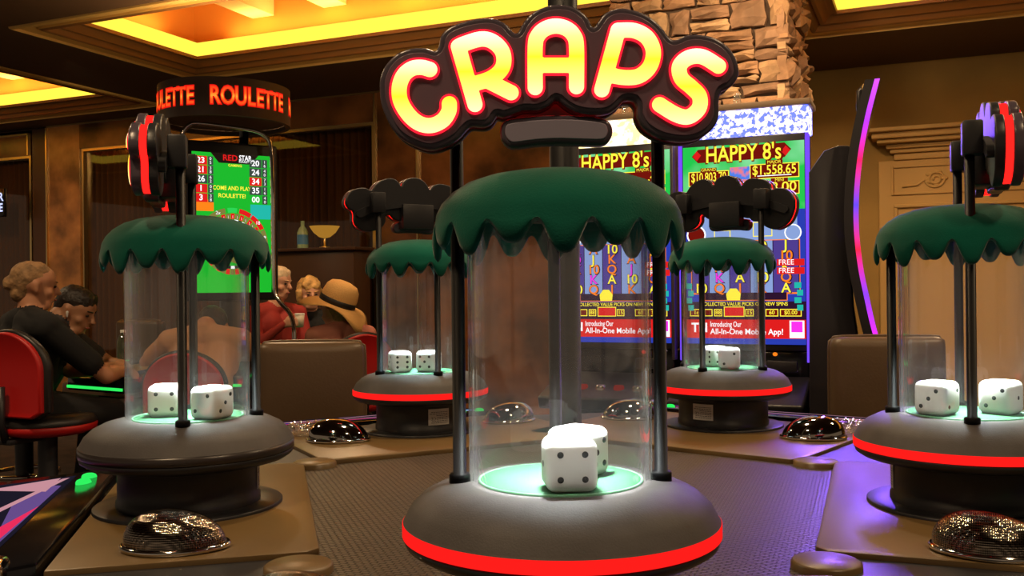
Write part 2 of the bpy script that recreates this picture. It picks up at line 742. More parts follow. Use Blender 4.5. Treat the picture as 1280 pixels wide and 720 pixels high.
for ci, c in enumerate(COF):
    t = struct(room(moulding(c, [(-0.01, 0.03), (0.0, -0.012), (0.015, -0.02), (0.02, 0.0), (0.13, 0.015), (0.135, 0.0)]).build('trim_%d' % (3 * ci + 1), M['gold_paint'])))
    t = struct(room(moulding(c, [(0.135, 0.0), (0.15, -0.012), (0.17, -0.005), (0.20, 0.04), (0.21, 0.025), (0.235, 0.025), (0.28, 0.07),
                                 (0.31, 0.08), (0.315, 0.065), (0.335, 0.065), (0.34, 0.09)]).build('trim_%d' % (3 * ci + 2), M['brown_mould'])))
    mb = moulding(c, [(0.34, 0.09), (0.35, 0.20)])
    cov = room(mb.build('cove_light', M['cove_light']))  # no lamp itself: the cove's light is put into this lip's colour
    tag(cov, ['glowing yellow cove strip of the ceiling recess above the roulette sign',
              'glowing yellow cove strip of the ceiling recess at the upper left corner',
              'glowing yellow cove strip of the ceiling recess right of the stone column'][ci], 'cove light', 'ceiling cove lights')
    mb = moulding(c, [(0.35, 0.20), (0.32, 0.205), (0.10, 0.205), (0.10, 0.85)])
    mb.add([(c[0] + .1, c[2] + .1, ZS + .85), (c[1] - .1, c[2] + .1, ZS + .85), (c[1] - .1, c[3] - .1, ZS + .85), (c[0] + .1, c[3] - .1, ZS + .85)], [(0, 1, 2, 3)])
    t = struct(room(mb.build('trim_%d' % (3 * ci + 3), M['coffer_orange'])))
    x = c[0] + 0.85
    while x < c[1] - 0.4:
        bm_ = room(MB().box(x - 0.11, x + 0.11, c[2] + 0.105, c[3] - 0.105, ZS + 0.42, ZS + 0.845).build('coffer_beam', M['coffer_beam'], t))
        bm_.rotation_euler = (0, 0, 0)
        x += 0.72
    # the cove's own lamps: strips lying on the ledge, shining up into the recess
    L = c[1] - c[0] - 1.0
    W = c[3] - c[2] - 1.0
    for (ex, ey, sx_, sy_) in (((c[0] + c[1]) / 2, c[3] - 0.22, L, 0.1), ((c[0] + c[1]) / 2, c[2] + 0.22, L, 0.1), (c[0] + 0.22, (c[2] + c[3]) / 2, 0.1, W)):
        p = E1 * ex + E2 * ey
        a = area('cove_strip', (p.x, p.y, ZS + 0.26), sx_, 5.5 * max(sx_, sy_), (1.0, 0.60, 0.18), shape='RECTANGLE', size_y=sy_)
        a.rotation_euler = (PI, 0, -TH)
        a.rotation_euler = (Matrix.Rotation(TH, 3, 'Z') @ Matrix.Rotation(PI, 3, 'X')).to_euler()

# ---- back wall on the left: dark marble with gold-edged curtained windows
WB = 7.95
wb = struct(room(MB().box(-15, -1.2, WB + 0.32, WB + 0.4, 0, ZS).build('wall_back', M['dark_wood'])))


def wall_panel(name, px0, px1, py0, py1, d0, d1, m, parent=None, pyx=None):
    """upright slab standing on the back wall plane between two photo columns"""
    a, z1 = pe(px0 if pyx is None else pyx, py0, WB)
    _, z0 = pe(px0 if pyx is None else pyx, py1, WB)
    b_ = e1_at(px1, WB)
    return a, b_, z0, z1


def slab(name, a, b_, z0, z1, d0, d1, m, parent=None, st=True, bw=0.0):
    mb = MB().box(a, b_, WB + d0, WB + d1, z0, z1)
    o = mb.build(name, m, parent)
    if parent is None:
        room(o)
        if st:
            struct(o)
    return o


X = lambda px: e1_at(px, WB)
ztop = 3.098
pier = slab('wall_pier_left', X(42), X(62), 0, ztop, 0.0, 0.32, M['dark_wood'])
# marble surround of the main window
zi = pe(103, 183, WB)[1]
zo = pe(64, 157, WB)[1]
sur = slab('wall_surround', X(63), X(103.5), 0, zo, -0.03, 0.32, M['marble_light'])
hd = slab('header_panel', X(103.5), X(471), zi, zo, -0.03, 0.32, M['marble'], sur)
hd2 = slab('header_panel', X(471), X(524), 0, zo, -0.03, 0.32, M['marble'], sur)
hd3 = slab('header_panel', X(526), X(820), 0, zo, -0.01, 0.32, M['marble'], sur)
top = slab('wall_frieze', -15, -1.2, zo, ztop, 0.0, 0.32, M['dark_wood'])
lt = slab('wall_marble_left', -15, X(40), pe(20, 193, WB)[1], zo - 0.06, -0.02, 0.32, M['marble'])


def window(n, a, b_, z0, z1, npl):
    wdw = struct(room(empty('window_%d' % n)))
    bars = [(a, a + 0.03, z0, z1), (b_ - 0.03, b_, z0, z1), (a + 0.03, b_ - 0.03, z1 - 0.03, z1)]
    for q in bars:
        slab('window_frame', q[0], q[1], q[2], q[3], -0.01, 0.05, M['gold_trim'], wdw)
    slab('pane', a + 0.03, b_ - 0.03, z0, z1 - 0.03, 0.04, 0.052, M['window_glass'], wdw)
    mb = MB()
    n_ = npl * 10
    vs = []
    for i in range(n_ + 1):
        t = i / n_
        x = a + (b_ - a) * t
        y = WB + 0.18 + 0.045 * math.sin(t * npl * 2 * PI + 0.8 * math.sin(t * 17)) * (0.7 + 0.3 * math.sin(t * 41))
        vs += [(x, y, z0), (x, y, z1)]
    mb.add(vs, [(2 * i, 2 * i + 2, 2 * i + 3, 2 * i + 1) for i in range(n_)], True)
    mb.build('curtain', M['curtain'], wdw)
    return wdw


window(1, X(104), X(470.5), 0.3, zi, 44)
window(2, -15, X(41), 0.3, pe(20, 193, WB)[1], 60)
# thin gold edging
gt = struct(room(empty('trim_20')))
for q in ((X(62.5), X(64), 0, zo), (X(64), X(640), zo, zo + 0.02), (X(39.5), X(41), pe(20, 193, WB)[1], zo - 0.04), (-15, X(41), zo - 0.06, zo - 0.04),
          (X(472), X(474), 0, zo), (X(524.5), X(526), 0, zo)):
    slab('gold_edge', q[0], q[1], q[2], q[3], -0.05, 0.0, M['gold_trim'], gt)

# ---- right wall, beige plaster, with a carved mantel panel
WR = 8.9
wr = struct(room(MB().box(-1.2, 12, WR, WR + 0.1, 0, ZS).build('wall_right', M['beige_wall'])))
cw = struct(room(MB().box(-1.28, -1.2, WB, WR + 0.1, 0, ZS).build('wall_return', M['beige_wall'])))
mx0, mz1 = pe(1085, 163, WR)
_, mz0 = pe(1104, 199, WR)
man = struct(room(empty('trim_21')))
hgt = mz1 - mz0
for k, (f0, f1, dd) in enumerate([(0.0, 0.22, 0.05), (0.22, 0.36, 0.08), (0.36, 0.52, 0.11), (0.52, 0.66, 0.18), (0.66, 0.86, 0.22), (0.86, 1.0, 0.27)]):
    me = bevel(MB().box(mx0 + 0.27 - dd, 7, WR - dd, WR + 0.0, mz0 + hgt * f0, mz0 + hgt * f1).mesh(), 0.012, 2)
    link('cornice_step', me, M['mantel'], man)
pa = e1_at(1100, WR)
link('panel_board', bevel(MB().box(pa, 7, WR - 0.03, WR, 0, mz0).mesh(), 0.006, 1), M['mantel'], man)
# frieze panel frame and diagonal panel below
fz1 = pe(1130, 207, WR)[1]
fz0 = pe(1130, 238, WR)[1]
for q in ((pa + 0.12, 6.9, fz1, fz1 + 0.02), (pa + 0.12, 6.9, fz0 - 0.02, fz0), (pa + 0.1, pa + 0.12, fz0 - 0.02, fz1 + 0.02)):
    link('panel_moulding', bevel(MB().box(q[0], q[1], WR - 0.045, WR - 0.03, q[2], q[3]).mesh(), 0.004, 1), M['mantel'], man)
for q in ((pa + 0.12, 6.9, 0.3, fz0 - 0.1), (pa + 0.2, 6.8, 0.38, fz0 - 0.18)):
    for s in ((q[0], q[1], q[3] - 0.03, q[3]), (q[0], q[0] + 0.03, q[2], q[3] - 0.03)):
        link('panel_moulding', bevel(MB().box(s[0], s[1], WR - 0.055, WR - 0.03, s[2], s[3]).mesh(), 0.006, 1), M['mantel'], man)
# carved scroll work
oc = (fz0 + fz1) / 2
oh = (fz1 - fz0) * 0.36
for k in range(7):
    cx_ = pa + 0.45 + k * 0.42
    sgn = 1 if k % 2 == 0 else -1
    pts = []
    for i in range(46):
        t = i / 45
        a_ = t * 2.1 * 2 * PI
        rr = oh * (1 - 0.82 * t)
        pts.append((cx_ + rr * math.cos(a_ + PI) * 1.1, WR - 0.034, oc + sgn * rr * math.sin(a_ + PI)))
    pts = [(cx_ - oh * 1.1 - 0.18, WR - 0.034, oc - sgn * oh * 0.7), (cx_ - oh * 1.1 - 0.06, WR - 0.034, oc - sgn * oh * 0.6)] + pts
    MB().tube(pts, 0.011, 6).build('carved_scroll', M['mantel'], man)
    for j in range(5):
        a_ = j * 1.2 + k
        MB().sphere((cx_ + oh * 0.75 * math.cos(a_) * 1.2, WR - 0.034, oc + oh * 0.75 * math.sin(a_)), 0.028, 0.012, 0.016, 8, 6).build('carved_leaf', M['mantel'], man)
# base mouldings low on the wall
struct(room(bbox_obj('baseboard_right', (-1.1, pa, WR - 0.05, WR, 0, 0.28), M['mantel'])))
struct(room(bbox_obj('trim_22', (-1.1, pa - 0.02, WR - 0.06, WR, 0.62, 0.74), M['mantel'])))

# ---- stone column behind the slot machines
CF = 5.75
ca, cbx = e1_at(765, CF), e1_at(984, CF)
CD = 1.0
col = struct(room(MB().box(ca + 0.03, cbx - 0.035, CF + 0.04, CF + CD, 0, ZS).build('wall_column', M['mortar'])))
rs = random.Random(11)


def stone(x0, x1, z0, z1, face, mi):
    """one rough block; face 'f' = front (local y), 's' = right-hand side"""
    g = 0.008
    dep = 0.05 + rs.random() * 0.045
    n = 3
    pts = []
    for i in range(n + 1):
        for j in range(n + 1):
            u = i / n
            v = j / n
            x = x0 + g + (x1 - x0 - 2 * g) * u
            z = z0 + g + (z1 - z0 - 2 * g) * v
            edge = i in (0, n) or j in (0, n)
            x += rs.uniform(-1, 1) * 0.012 * (1 if i in (0, n) else 1.2)
            z += rs.uniform(-1, 1) * 0.009
            pts.append((x, dep * (0.55 if edge else 1.0) + rs.uniform(-.008, .012), z))
    vs = []
    for x, d, z in pts:
        vs.append((x, CF + 0.04 - d, z) if face == 'f' else (cbx - 0.035 + d, CF + x, z))
    fs = []
    for i in range(n):
        for j in range(n):
            a = i * (n + 1) + j
            fs.append((a, a + n + 1, a + n + 2, a + 1))
    per = [i * (n + 1) for i in range(n + 1)] + [n * (n + 1) + j for j in range(1, n + 1)] + [i * (n + 1) + n for i in range(n - 1, -1, -1)] + [j for j in range(n - 1, 0, -1)]
    base = len(vs)
    for k in per:
        x, d, z = pts[k]
        vs.append((x, CF + 0.045, z) if face == 'f' else (cbx - 0.04, CF + x, z))
    for q in range(len(per)):
        q2 = (q + 1) % len(per)
        fs.append((per[q2], per[q], base + q, base + q2))
    mb = MB().add(vs, fs)
    mb.build('stone', M['stone%d' % mi], col)


for face, xa, xb in (('f', ca, cbx + 0.03), ('s', -0.03, CD)):
    z = 1.72
    while z < ZS - 0.02:
        h = rs.choice([0.07, 0.09, 0.11, 0.13, 0.16])
        if ZS - z - h < 0.05:
            h = ZS - z
        x = xa
        while x < xb - 0.01:
            wd = rs.uniform(0.12, 0.34)
            if xb - x - wd < 0.1:
                wd = xb - x
            if h > 0.12 and rs.random() < 0.5:
                k = rs.uniform(0.35, 0.65)
                stone(x, x + wd, z, z + h * k, face, rs.randrange(4))
                stone(x, x + wd, z + h * k, z + h, face, rs.randrange(4))
            else:
                stone(x, x + wd, z, z + h, face, rs.randrange(4))
            x += wd
        z += h

# ================================================================== craps table
TZ = 0.78                    # top of the player plates
CX, CY = 0.112, 1.97
UNITS = [  # key, axis x, axis y, outward angle, inner edge offset, plate half width
    ('front', 0.059, 1.217, -90, -0.155),
    ('left', -0.632, 1.87, 194.0, -0.23),
    ('right', 0.848, 1.80, -20.6, -0.25),
    ('rear_left', -0.274, 2.85, 118.5, -0.36),
    ('rear_right', 0.629, 2.88, 51.5, -0.44),
]

table = tag(empty('craps_table', (CX, CY, 0)), 'five-sided electronic craps table with ribbed centre mat and brown player plates', 'game table')


def rel(p):
    return (p[0] - CX, p[1] - CY)


def pod_pt(u, n, t):
    """world point: n outward from the unit axis, t along local x"""
    a = R(u[3])
    nx, ny = math.cos(a), math.sin(a)
    tx, ty = -ny, nx          # local x of the unit (rz = a + 90)
    return (u[1] + nx * n + tx * t, u[2] + ny * n + ty * t)


# mat: polygon through the inner plate corners (overlapping under the plates)
mp = []
for a in range(0, 360, 6):
    mp.append((0.84 * math.cos(R(a)), 0.84 * math.sin(R(a))))
MB().prism(mp, TZ - 0.05, TZ - 0.012).build('centre_mat', M['ribbed'], table)
MB().lathe([(0.55, 0.0), (0.55, 0.1), (0.5, 0.12), (0.5, 0.6), (0.8, TZ - 0.05)], 40, smooth=False).build('table_base', M['black_plastic'], table)
emi('btn_green', (0.03, 0.9, 0.12), 1.0)
emi('scr_dark', (0.012, 0.010, 0.02), 1.0)
emi('scr_pink', (0.75, 0.36, 0.42), 0.75)
emi('scr_violet', (0.22, 0.12, 0.42), 0.6)
emi('scr_red', (0.9, 0.03, 0.12), 0.9)
emi('scr_blue', (0.25, 0.5, 0.85), 0.9)
emi('scr_navy', (0.03, 0.03, 0.25), 0.8)
HW = 0.41
for u in UNITS:
    i0 = u[4]
    pl = [rel(pod_pt(u, i0, -HW + 0.02)), rel(pod_pt(u, i0, HW - 0.02)), rel(pod_pt(u, i0 + 0.02, HW)), rel(pod_pt(u, 0.175, HW)),
          rel(pod_pt(u, 0.175, -HW)), rel(pod_pt(u, i0 + 0.02, -HW))]
    me = bevel(MB().prism(pl[::-1], TZ - 0.022, TZ).mesh(), 0.004, 2)
    link('player_plate', me, M['plate'], table)
    # console beyond the plate: glossy bezel, tilted screen
    cs = [(0.185, -0.40), (0.185, 0.40), (0.62, 0.46), (0.62, -0.46)]
    vs = []
    for n, t in cs:
        x, y = rel(pod_pt(u, n, t))
        zt = TZ + 0.012 - (n - 0.185) * 0.10
        vs.append((x, y, zt - 0.09))
        vs.append((x, y, zt))
    mb = MB().add(vs, [(0, 2, 4, 6), (7, 5, 3, 1), (0, 1, 3, 2), (2, 3, 5, 4), (4, 5, 7, 6), (6, 7, 1, 0)])
    me = bevel(mb.mesh(), 0.008, 2)
    con = link('console', me, M['black_gloss'], table)

    def spoly(pts, lift, m, name):
        vs = []
        for n, t in pts:
            x, y = rel(pod_pt(u, n, t))
            vs.append((x, y, TZ + 0.0125 + lift - (n - 0.185) * 0.10))
        MB().add(vs, [tuple(range(len(vs)))]).build(name, M[m], con)
    spoly([(0.27, -0.36), (0.27, 0.36), (0.6, 0.40), (0.6, -0.40)], 0.0005, 'scr_dark', 'screen')
    spoly([(0.28, -0.34), (0.295, -0.34), (0.46, 0.30), (0.43, 0.30)], 0.001, 'scr_pink', 'screen_graphic')
    spoly([(0.46, 0.30), (0.43, 0.30), (0.575, -0.36), (0.595, -0.36)], 0.0012, 'scr_pink', 'screen_graphic')
    spoly([(0.28, -0.05), (0.29, 0.33), (0.36, 0.33)], 0.001, 'scr_red', 'screen_graphic')
    spoly([(0.28, 0.30), (0.28, -0.25), (0.31, -0.28), (0.34, -0.1)], 0.0008, 'scr_violet', 'screen_graphic')
    spoly([(0.30, 0.35), (0.33, 0.2), (0.42, 0.35)], 0.0015, 'scr_navy', 'screen_graphic')
    spoly([(0.30, -0.35), (0.30, -0.2), (0.45, -0.33)], 0.0015, 'scr_blue' if u[0] == 'rear_left' else 'scr_pink', 'screen_graphic')
    for t in (-0.31, -0.245) if u[0] != 'right' else (-0.31, -0.245):
        x, y = rel(pod_pt(u, 0.235, -t if u[0] in ('rear_right',) else t))
        b_ = MB().lathe([(0.0001, TZ + 0.017), (0.009, TZ + 0.0165), (0.014, TZ + 0.014), (0.016, TZ + 0.010), (0.016, TZ + 0.002)], 20, x, y).build('button', M['btn_green'], con)
    # chrome corner block of the console
    p_ = [rel(pod_pt(u, n, t)) for n, t in ((0.225, 0.375), (0.225, 0.435), (0.30, 0.445), (0.30, 0.385))]
    link('corner_block', bevel(MB().prism(p_, TZ - 0.03, TZ + 0.022).mesh(), 0.012, 3), M['chrome'], con)

# dark filler panels between the plates and the round caps on their inner corners
order = [0, 2, 4, 3, 1]
for k in range(5):
    ua, ub = UNITS[order[k]], UNITS[order[(k + 1) % 5]]
    a0, a1 = pod_pt(ua, ua[4] + 0.02, HW), pod_pt(ua, 0.175, HW)
    b0, b1 = pod_pt(ub, ub[4] + 0.02, -HW), pod_pt(ub, 0.175, -HW)
    pts = [rel(p) for p in (a0, a1, b1, b0)]
    MB().prism(pts, TZ - 0.04, TZ - 0.009).build('filler_panel', M['black_plastic'], table)
    mx_, my_ = (a0[0] + b0[0]) / 2, (a0[1] + b0[1]) / 2
    d = Vector((CX - mx_, CY - my_)).normalized() * 0.02
    x, y = rel((mx_ + d.x, my_ + d.y))
    MB().lathe([(0.0001, TZ + 0.002), (0.047, TZ + 0.0015), (0.052, TZ - 0.002), (0.053, TZ - 0.03)], 32, x, y).build('corner_cap', M['plate'], table)

# support mast in the middle
mast = tag(empty('support_mast', (CX, CY + 0.04, TZ - 0.012)), 'thick black round mast rising from the middle of the craps table', 'mast')
MB().lathe([(0.0001, 0.0), (0.06, 0.0), (0.06, 0.02), (0.045, 0.03), (0.031, 0.035), (0.031, 2.33)], 32, cap1=True).build('pole', M['pole_black'], mast)

# ================================================================== dice machines
MX, MY = UNITS[0][1], UNITS[0][2]
SY = -0.076                  # front plane of the sign in machine space


def z1(zx, zy):
    p = P(zx / 2.66667 + 460, zy / 2.66667, MY + SY)
    return (p.x - MX, p.z - TZ)


OUT = [(38, 290), (40, 250), (60, 205), (95, 170), (140, 152), (190, 150), (222, 160), (236, 142), (242, 112), (265, 85), (310, 65),
       (370, 52), (420, 52), (460, 70), (484, 97), (500, 98), (515, 70), (545, 35), (590, 12), (640, 5), (690, 15), (730, 45), (750, 82),
       (768, 62), (790, 35), (830, 18), (880, 22), (930, 40), (975, 75), (1008, 118), (1030, 122), (1060, 108), (1110, 105), (1165, 120),
       (1210, 155), (1235, 205), (1235, 245), (1210, 280), (1180, 295), (1170, 330), (1170, 380), (1150, 420), (1110, 450), (1060, 462),
       (1010, 458), (965, 445), (920, 415), (898, 375), (898, 345), (885, 325), (855, 325), (835, 345), (800, 368), (740, 372), (690, 362),
       (655, 342), (628, 322), (605, 342), (565, 358), (520, 358), (480, 372), (450, 380), (430, 375), (412, 400), (385, 412), (345, 410),
       (325, 425), (300, 452), (260, 475), (210, 490), (165, 480), (115, 455), (80, 420), (55, 370), (42, 330)]
BAR = [(440, 425), (448, 398), (475, 384), (560, 374), (640, 371), (720, 374), (785, 383), (810, 398), (818, 428), (808, 456), (785, 470),
       (740, 471), (640, 468), (560, 472), (500, 480), (470, 478), (446, 455)]
LET = {
    'C': [[(207, 226), (180, 219), (148, 223), (120, 246), (106, 285), (110, 330), (136, 375), (172, 405), (212, 412), (250, 395), (270, 365), (272, 340)]],
    'R': [[(302, 150), (357, 342)], [(302, 148), (375, 125), (420, 136), (450, 172), (448, 220), (410, 255), (342, 277)], [(395, 262), (477, 303)]],
    'A': [[(557, 286), (557, 150), (567, 112), (592, 90), (626, 82), (660, 90), (684, 112), (694, 150), (694, 283)], [(557, 212), (694, 212)]],
    'P': [[(778, 293), (832, 96)], [(832, 96), (885, 97), (928, 120), (949, 165), (938, 215), (903, 247), (855, 253), (795, 243)]],
    'S': [[(1165, 215), (1112, 184), (1066, 187), (1036, 215), (1042, 255), (1075, 285), (1102, 315), (1100, 355), (1066, 383), (1025, 376), (970, 343)]],
}
out_l = smooth_closed([z1(*p) for p in OUT], 3)
bar_l = smooth_closed([z1(*p) for p in BAR], 3)
ZOOM = (MY + SY) / F / 2.66667       # metres per traced unit
sdf_out = sd_poly(out_l)
sdf_bar = sd_poly(bar_l)
BX = (-0.26, 0.26, 0.30, 0.80)


def lift(me, y_center):
    """curve mesh lying in XY -> upright facing -y"""
    me.transform(Matrix.Translation((0, y_center, 0)) @ Matrix.Rotation(PI / 2, 4, 'X'))
    return me


def plate_from(sdf, off, depth, yc, bev=0.0, h=0.0022):
    lp = contour(lambda X, Y: sdf(X, Y) - off, *BX, h)
    me = lift(curve_mesh(lp, depth, bev, 2), yc)
    for p in me.polygons:
        p.use_smooth = True
    me.set_sharp_from_angle(angle=R(30))
    return me


# depth stack (front is -y): front plaque, LED gap, back plaque, bracket
emi_ramp('letter_glow', [(0.0, (1.0, 0.88, 0.45)), (0.25, (1.0, 0.78, 0.18)), (0.5, (1.0, 0.62, 0.02)), (0.72, (1.0, 0.80, 0.2)), (1.0, (1.0, 0.97, 0.75))], 2, -0.055, 0.055, 1.7, 30, 0.0)
emi('letter_red', (1.0, 0.012, 0.03), 1.6)
PM = {}
PM['plaque'] = plate_from(sdf_out, 0.0, 0.016, SY + 0.008, 0.003)
PM['panel'] = plate_from(sdf_out, -0.0065, 0.004, SY - 0.0005, 0.001)
PM['led_edge'] = plate_from(sdf_out, -0.004, 0.012, SY + 0.022)
PM['back_plaque'] = plate_from(sdf_out, 0.0, 0.016, SY + 0.036, 0.003)
PM['bar'] = plate_from(sdf_bar, 0.0, 0.026, SY + 0.018, 0.004)
PM['bar_panel'] = plate_from(sdf_bar, -0.006, 0.004, SY + 0.0045, 0.001)
LM = {}
for ch, st in LET.items():
    sts = []
    for s in st:
        q = [z1(*p) for p in s]
        sts.append(smooth_open(q, 5) if len(q) > 2 else q)
    if ch == 'R':
        sts[1][0] = sts[0][0]
    sd = sd_strokes(sts, 0)
    me = lift(curve_mesh(contour(lambda X, Y: sd(X, Y) - 25.0 * ZOOM, *BX, 0.0016), 0.005, 0.0012, 2), SY - 0.0045)
    me2 = lift(curve_mesh(contour(lambda X, Y: sd(X, Y) - 33.0 * ZOOM, *BX, 0.0016), 0.003, 0.0, 2), SY - 0.0035)
    zs = [v.co.z for v in me.vertices]
    zc = (max(zs) + min(zs)) / 2
    xs_ = [v.co.x for v in me.vertices]
    xc = (max(xs_) + min(xs_)) / 2
    for m_ in (me, me2):
        m_.transform(Matrix.Translation((-xc, 0, -zc)))
        m_.materials.append(M['letter_glow'] if m_ is me else M['letter_red'])
    LM[ch] = (me, me2, xc, zc)
# bracket: curved flat band across the back
band = [z1(110, 330), z1(300, 265), z1(630, 225), z1(960, 260), z1(1130, 320)]
band = smooth_open(band, 8)
sdb = sd_strokes([band], 32 * ZOOM)
PM['bracket'] = lift(curve_mesh(contour(sdb, *BX, 0.003), 0.012, 0.0, 2), SY + 0.05)
box_c = z1(628, 320)
PM['bracket_box'] = bevel(MB().box(box_c[0] - 0.05, box_c[0] + 0.05, SY + 0.03, SY + 0.066, box_c[1] - 0.045, box_c[1] + 0.03).mesh(), 0.003, 2)

# cap: felt mushroom with long and short drips
def cap_mesh():
    n = 320
    prof = [(0.0005, 0.562), (0.03, 0.5615), (0.06, 0.559), (0.09, 0.5535), (0.115, 0.545), (0.134, 0.533), (0.147, 0.519), (0.1535, 0.506), (0.1555, 0.495)]
    zs_in = 0.478
    vs = []
    fs = []
    m_out = len(prof)
    K = 5
    tot = m_out + K + 2 + 4
    for i in range(n):
        a = 2 * PI * i / n
        ph = a * 16 / (2 * PI) + 4 * 0    # sixteen drips
        # at a = -90 deg (front) ph = -4 -> drip tip
        k = int(round(ph)) % 2
        tt = abs(ph - round(ph)) * 2
        c = 0.5 + 0.5 * math.cos(PI * tt ** 1.4)
        tipz = 0.452 if k == 0 else 0.463
        tipz += 0.004 * math.sin(7 * round(ph))
        edge = 0.491 + (tipz - 0.491) * c
        bul = 0.0035 * c
        ring_ = []
        for r, z in prof:
            ring_.append((r, z))
        for q in range(1, K + 1):
            t = q / K
            ring_.append((0.1555 + bul * math.sin(PI * min(1, t)) * 1.0 + 0.001 * t, 0.495 + (edge - 0.495) * t + 0.002 * (t == 1)))
        ring_.append((0.1525, edge - 0.003))
        ring_.append((0.149, edge + 0.002))
        ring_.append((0.1475, edge + 0.012))
        ring_.append((0.146, max(edge + 0.02, 0.505)))
        ring_.append((0.13, 0.517))
        ring_.append((0.0005, 0.52))
        if i == 0:
            tot = len(ring_)
        for r, z in ring_:
            vs.append((r * math.cos(a), r * math.sin(a), z))
    for i in range(n):
        j = (i + 1) % n
        for k in range(tot - 1):
            fs.append((i * tot + k, j * tot + k, j * tot + k + 1, i * tot + k + 1))
    me = MB().add(vs, fs, True).mesh('cap')
    b = bmesh.new()
    b.from_mesh(me)
    bmesh.ops.recalc_face_normals(b, faces=b.faces)
    b.to_mesh(me)
    b.free()
    return me


FZ = 0.17
PM['cap'] = cap_mesh()
PM['pad'] = MB().lathe([(0.0001, FZ), (0.118, FZ), (0.135, FZ - 0.001), (0.155, FZ - 0.006), (0.175, FZ - 0.016), (0.189, FZ - 0.029), (0.197, FZ - 0.044),
                        (0.199, FZ - 0.0465)], 96).mesh()
PM['strip'] = MB().lathe([(0.197, FZ - 0.0465), (0.2, FZ - 0.0475), (0.2, FZ - 0.0625), (0.197, FZ - 0.0635)], 96).mesh()
PM['lip'] = MB().lathe([(0.197, FZ - 0.0635), (0.199, FZ - 0.065), (0.196, FZ - 0.073), (0.185, FZ - 0.080), (0.165, FZ - 0.085), (0.134, FZ - 0.088)], 96).mesh()
PM['pedestal'] = MB().lathe([(0.134, FZ - 0.088), (0.131, FZ - 0.090), (0.131, 0.022), (0.134, 0.018), (0.134, 0.005)], 72).mesh()
PM['flange'] = MB().lathe([(0.131, 0.0065), (0.174, 0.0065), (0.176, 0.005), (0.176, 0.0)], 72).mesh()
PM['disc'] = MB().lathe([(0.0001, FZ + 0.003), (0.1, FZ + 0.003), (0.101, FZ + 0.0025)], 64).mesh()
PM['disc_rim'] = MB().lathe([(0.101, FZ + 0.0025), (0.1025, FZ + 0.0032), (0.104, FZ + 0.0025), (0.104, FZ)], 64).mesh()
PM['tube_glass'] = MB().lathe([(0.1155, FZ + 0.0005), (0.1155, 0.515)], 96).lathe([(0.1115, 0.515), (0.1115, FZ + 0.0005)], 96).mesh()
PM['pole'] = MB().lathe([(0.0001, 0.0), (0.0135, 0.0), (0.0135, 0.010), (0.0115, 0.0125), (0.0085, 0.013), (0.0085, 0.47)], 20, cap1=True).mesh()
PM['pole_third'] = MB().lathe([(0.0001, 0.0), (0.0135, 0.0), (0.0135, 0.010), (0.0115, 0.0125), (0.0085, 0.013), (0.0085, 0.335)], 20, cap1=True).mesh()
PM['lamp'] = MB().lathe([(0.0001, 0.505), (0.03, 0.505), (0.034, 0.508), (0.034, 0.52)], 32).mesh()
PM['lamp_housing'] = MB().lathe([(0.035, 0.52), (0.036, 0.5), (0.052, 0.498), (0.06, 0.52)], 32).mesh()


def sticker_mesh():
    vs = []
    fs = []
    n = 8
    for i in range(n + 1):
        a = R(90 - 14 + 28 * i / n)
        for z in (0.028, 0.074):
            vs.append((0.1322 * math.cos(a), 0.1322 * math.sin(a), z))
    for i in range(n):
        fs.append((2 * i, 2 * i + 1, 2 * i + 3, 2 * i + 2))
    return MB().add(vs, fs, True).mesh()


def print_mesh():
    mb = MB()

    def wrap(me):
        vs = []
        for v in me.vertices:
            a = R(90) + v.co.x / 0.132
            vs.append((0.1327 * math.cos(a), 0.1327 * math.sin(a), v.co.y))
        mb.add(vs, [tuple(p.vertices) for p in me.polygons])
    rr = random.Random(3)
    for k in range(7):
        b_ = MB()
        x = -0.027
        z = 0.034 + k * 0.005
        while x < (0.005 if k in (2, 3, 4) else 0.024):
            wv = rr.uniform(0.003, 0.008)
            b_.add([(-x, z, 0), (-x, z + 0.0016, 0), (-x - wv, z + 0.0016, 0), (-x - wv, z, 0)], [(0, 1, 2, 3)])
            x += wv + 0.0015
        wrap(b_.mesh())
    # seen from outside the angle runs right to left
    t = text_mesh('CE', 0.012)
    me = t.copy()
    me.transform(Matrix.Translation((-0.017, 0.046, 0)) @ Matrix.Scale(-1, 4, (1, 0, 0)))
    wrap(me)
    return mb.mesh()


PM['sticker'] = sticker_mesh()
PM['sticker_print'] = print_mesh()

PM['clamp'] = bevel(MB().box(-0.02, 0.02, SY + 0.055, 0.012, -0.03, 0.03).mesh(), 0.004, 2)
MATS = {'clamp': 'black_plastic', 'plaque': 'sign_rim', 'panel': 'sign_face', 'led_edge': 'edge_led', 'back_plaque': 'black_plastic', 'bar': 'sign_rim', 'bar_panel': 'bar_face',
        'bracket': 'black_plastic', 'bracket_box': 'black_plastic', 'cap': 'felt', 'pad': 'pad', 'strip': 'red_led', 'lip': 'black_plastic',
        'pedestal': 'black_plastic', 'flange': 'black_plastic', 'disc': 'green_disc', 'disc_rim': 'disc_rim', 'tube_glass': 'acrylic', 'pole': 'pole_black',
        'pole_third': 'pole_black', 'lamp': 'lamp_white', 'lamp_housing': 'black_plastic', 'sticker': 'sticker', 'sticker_print': 'ink'}
for k, me in PM.items():
    me.materials.clear()
    me.materials.append(M[MATS[k]])
    me.name = k
off_strip = PM['strip'].copy()
off_strip.materials.clear()
off_strip.materials.append(M['led_off'])

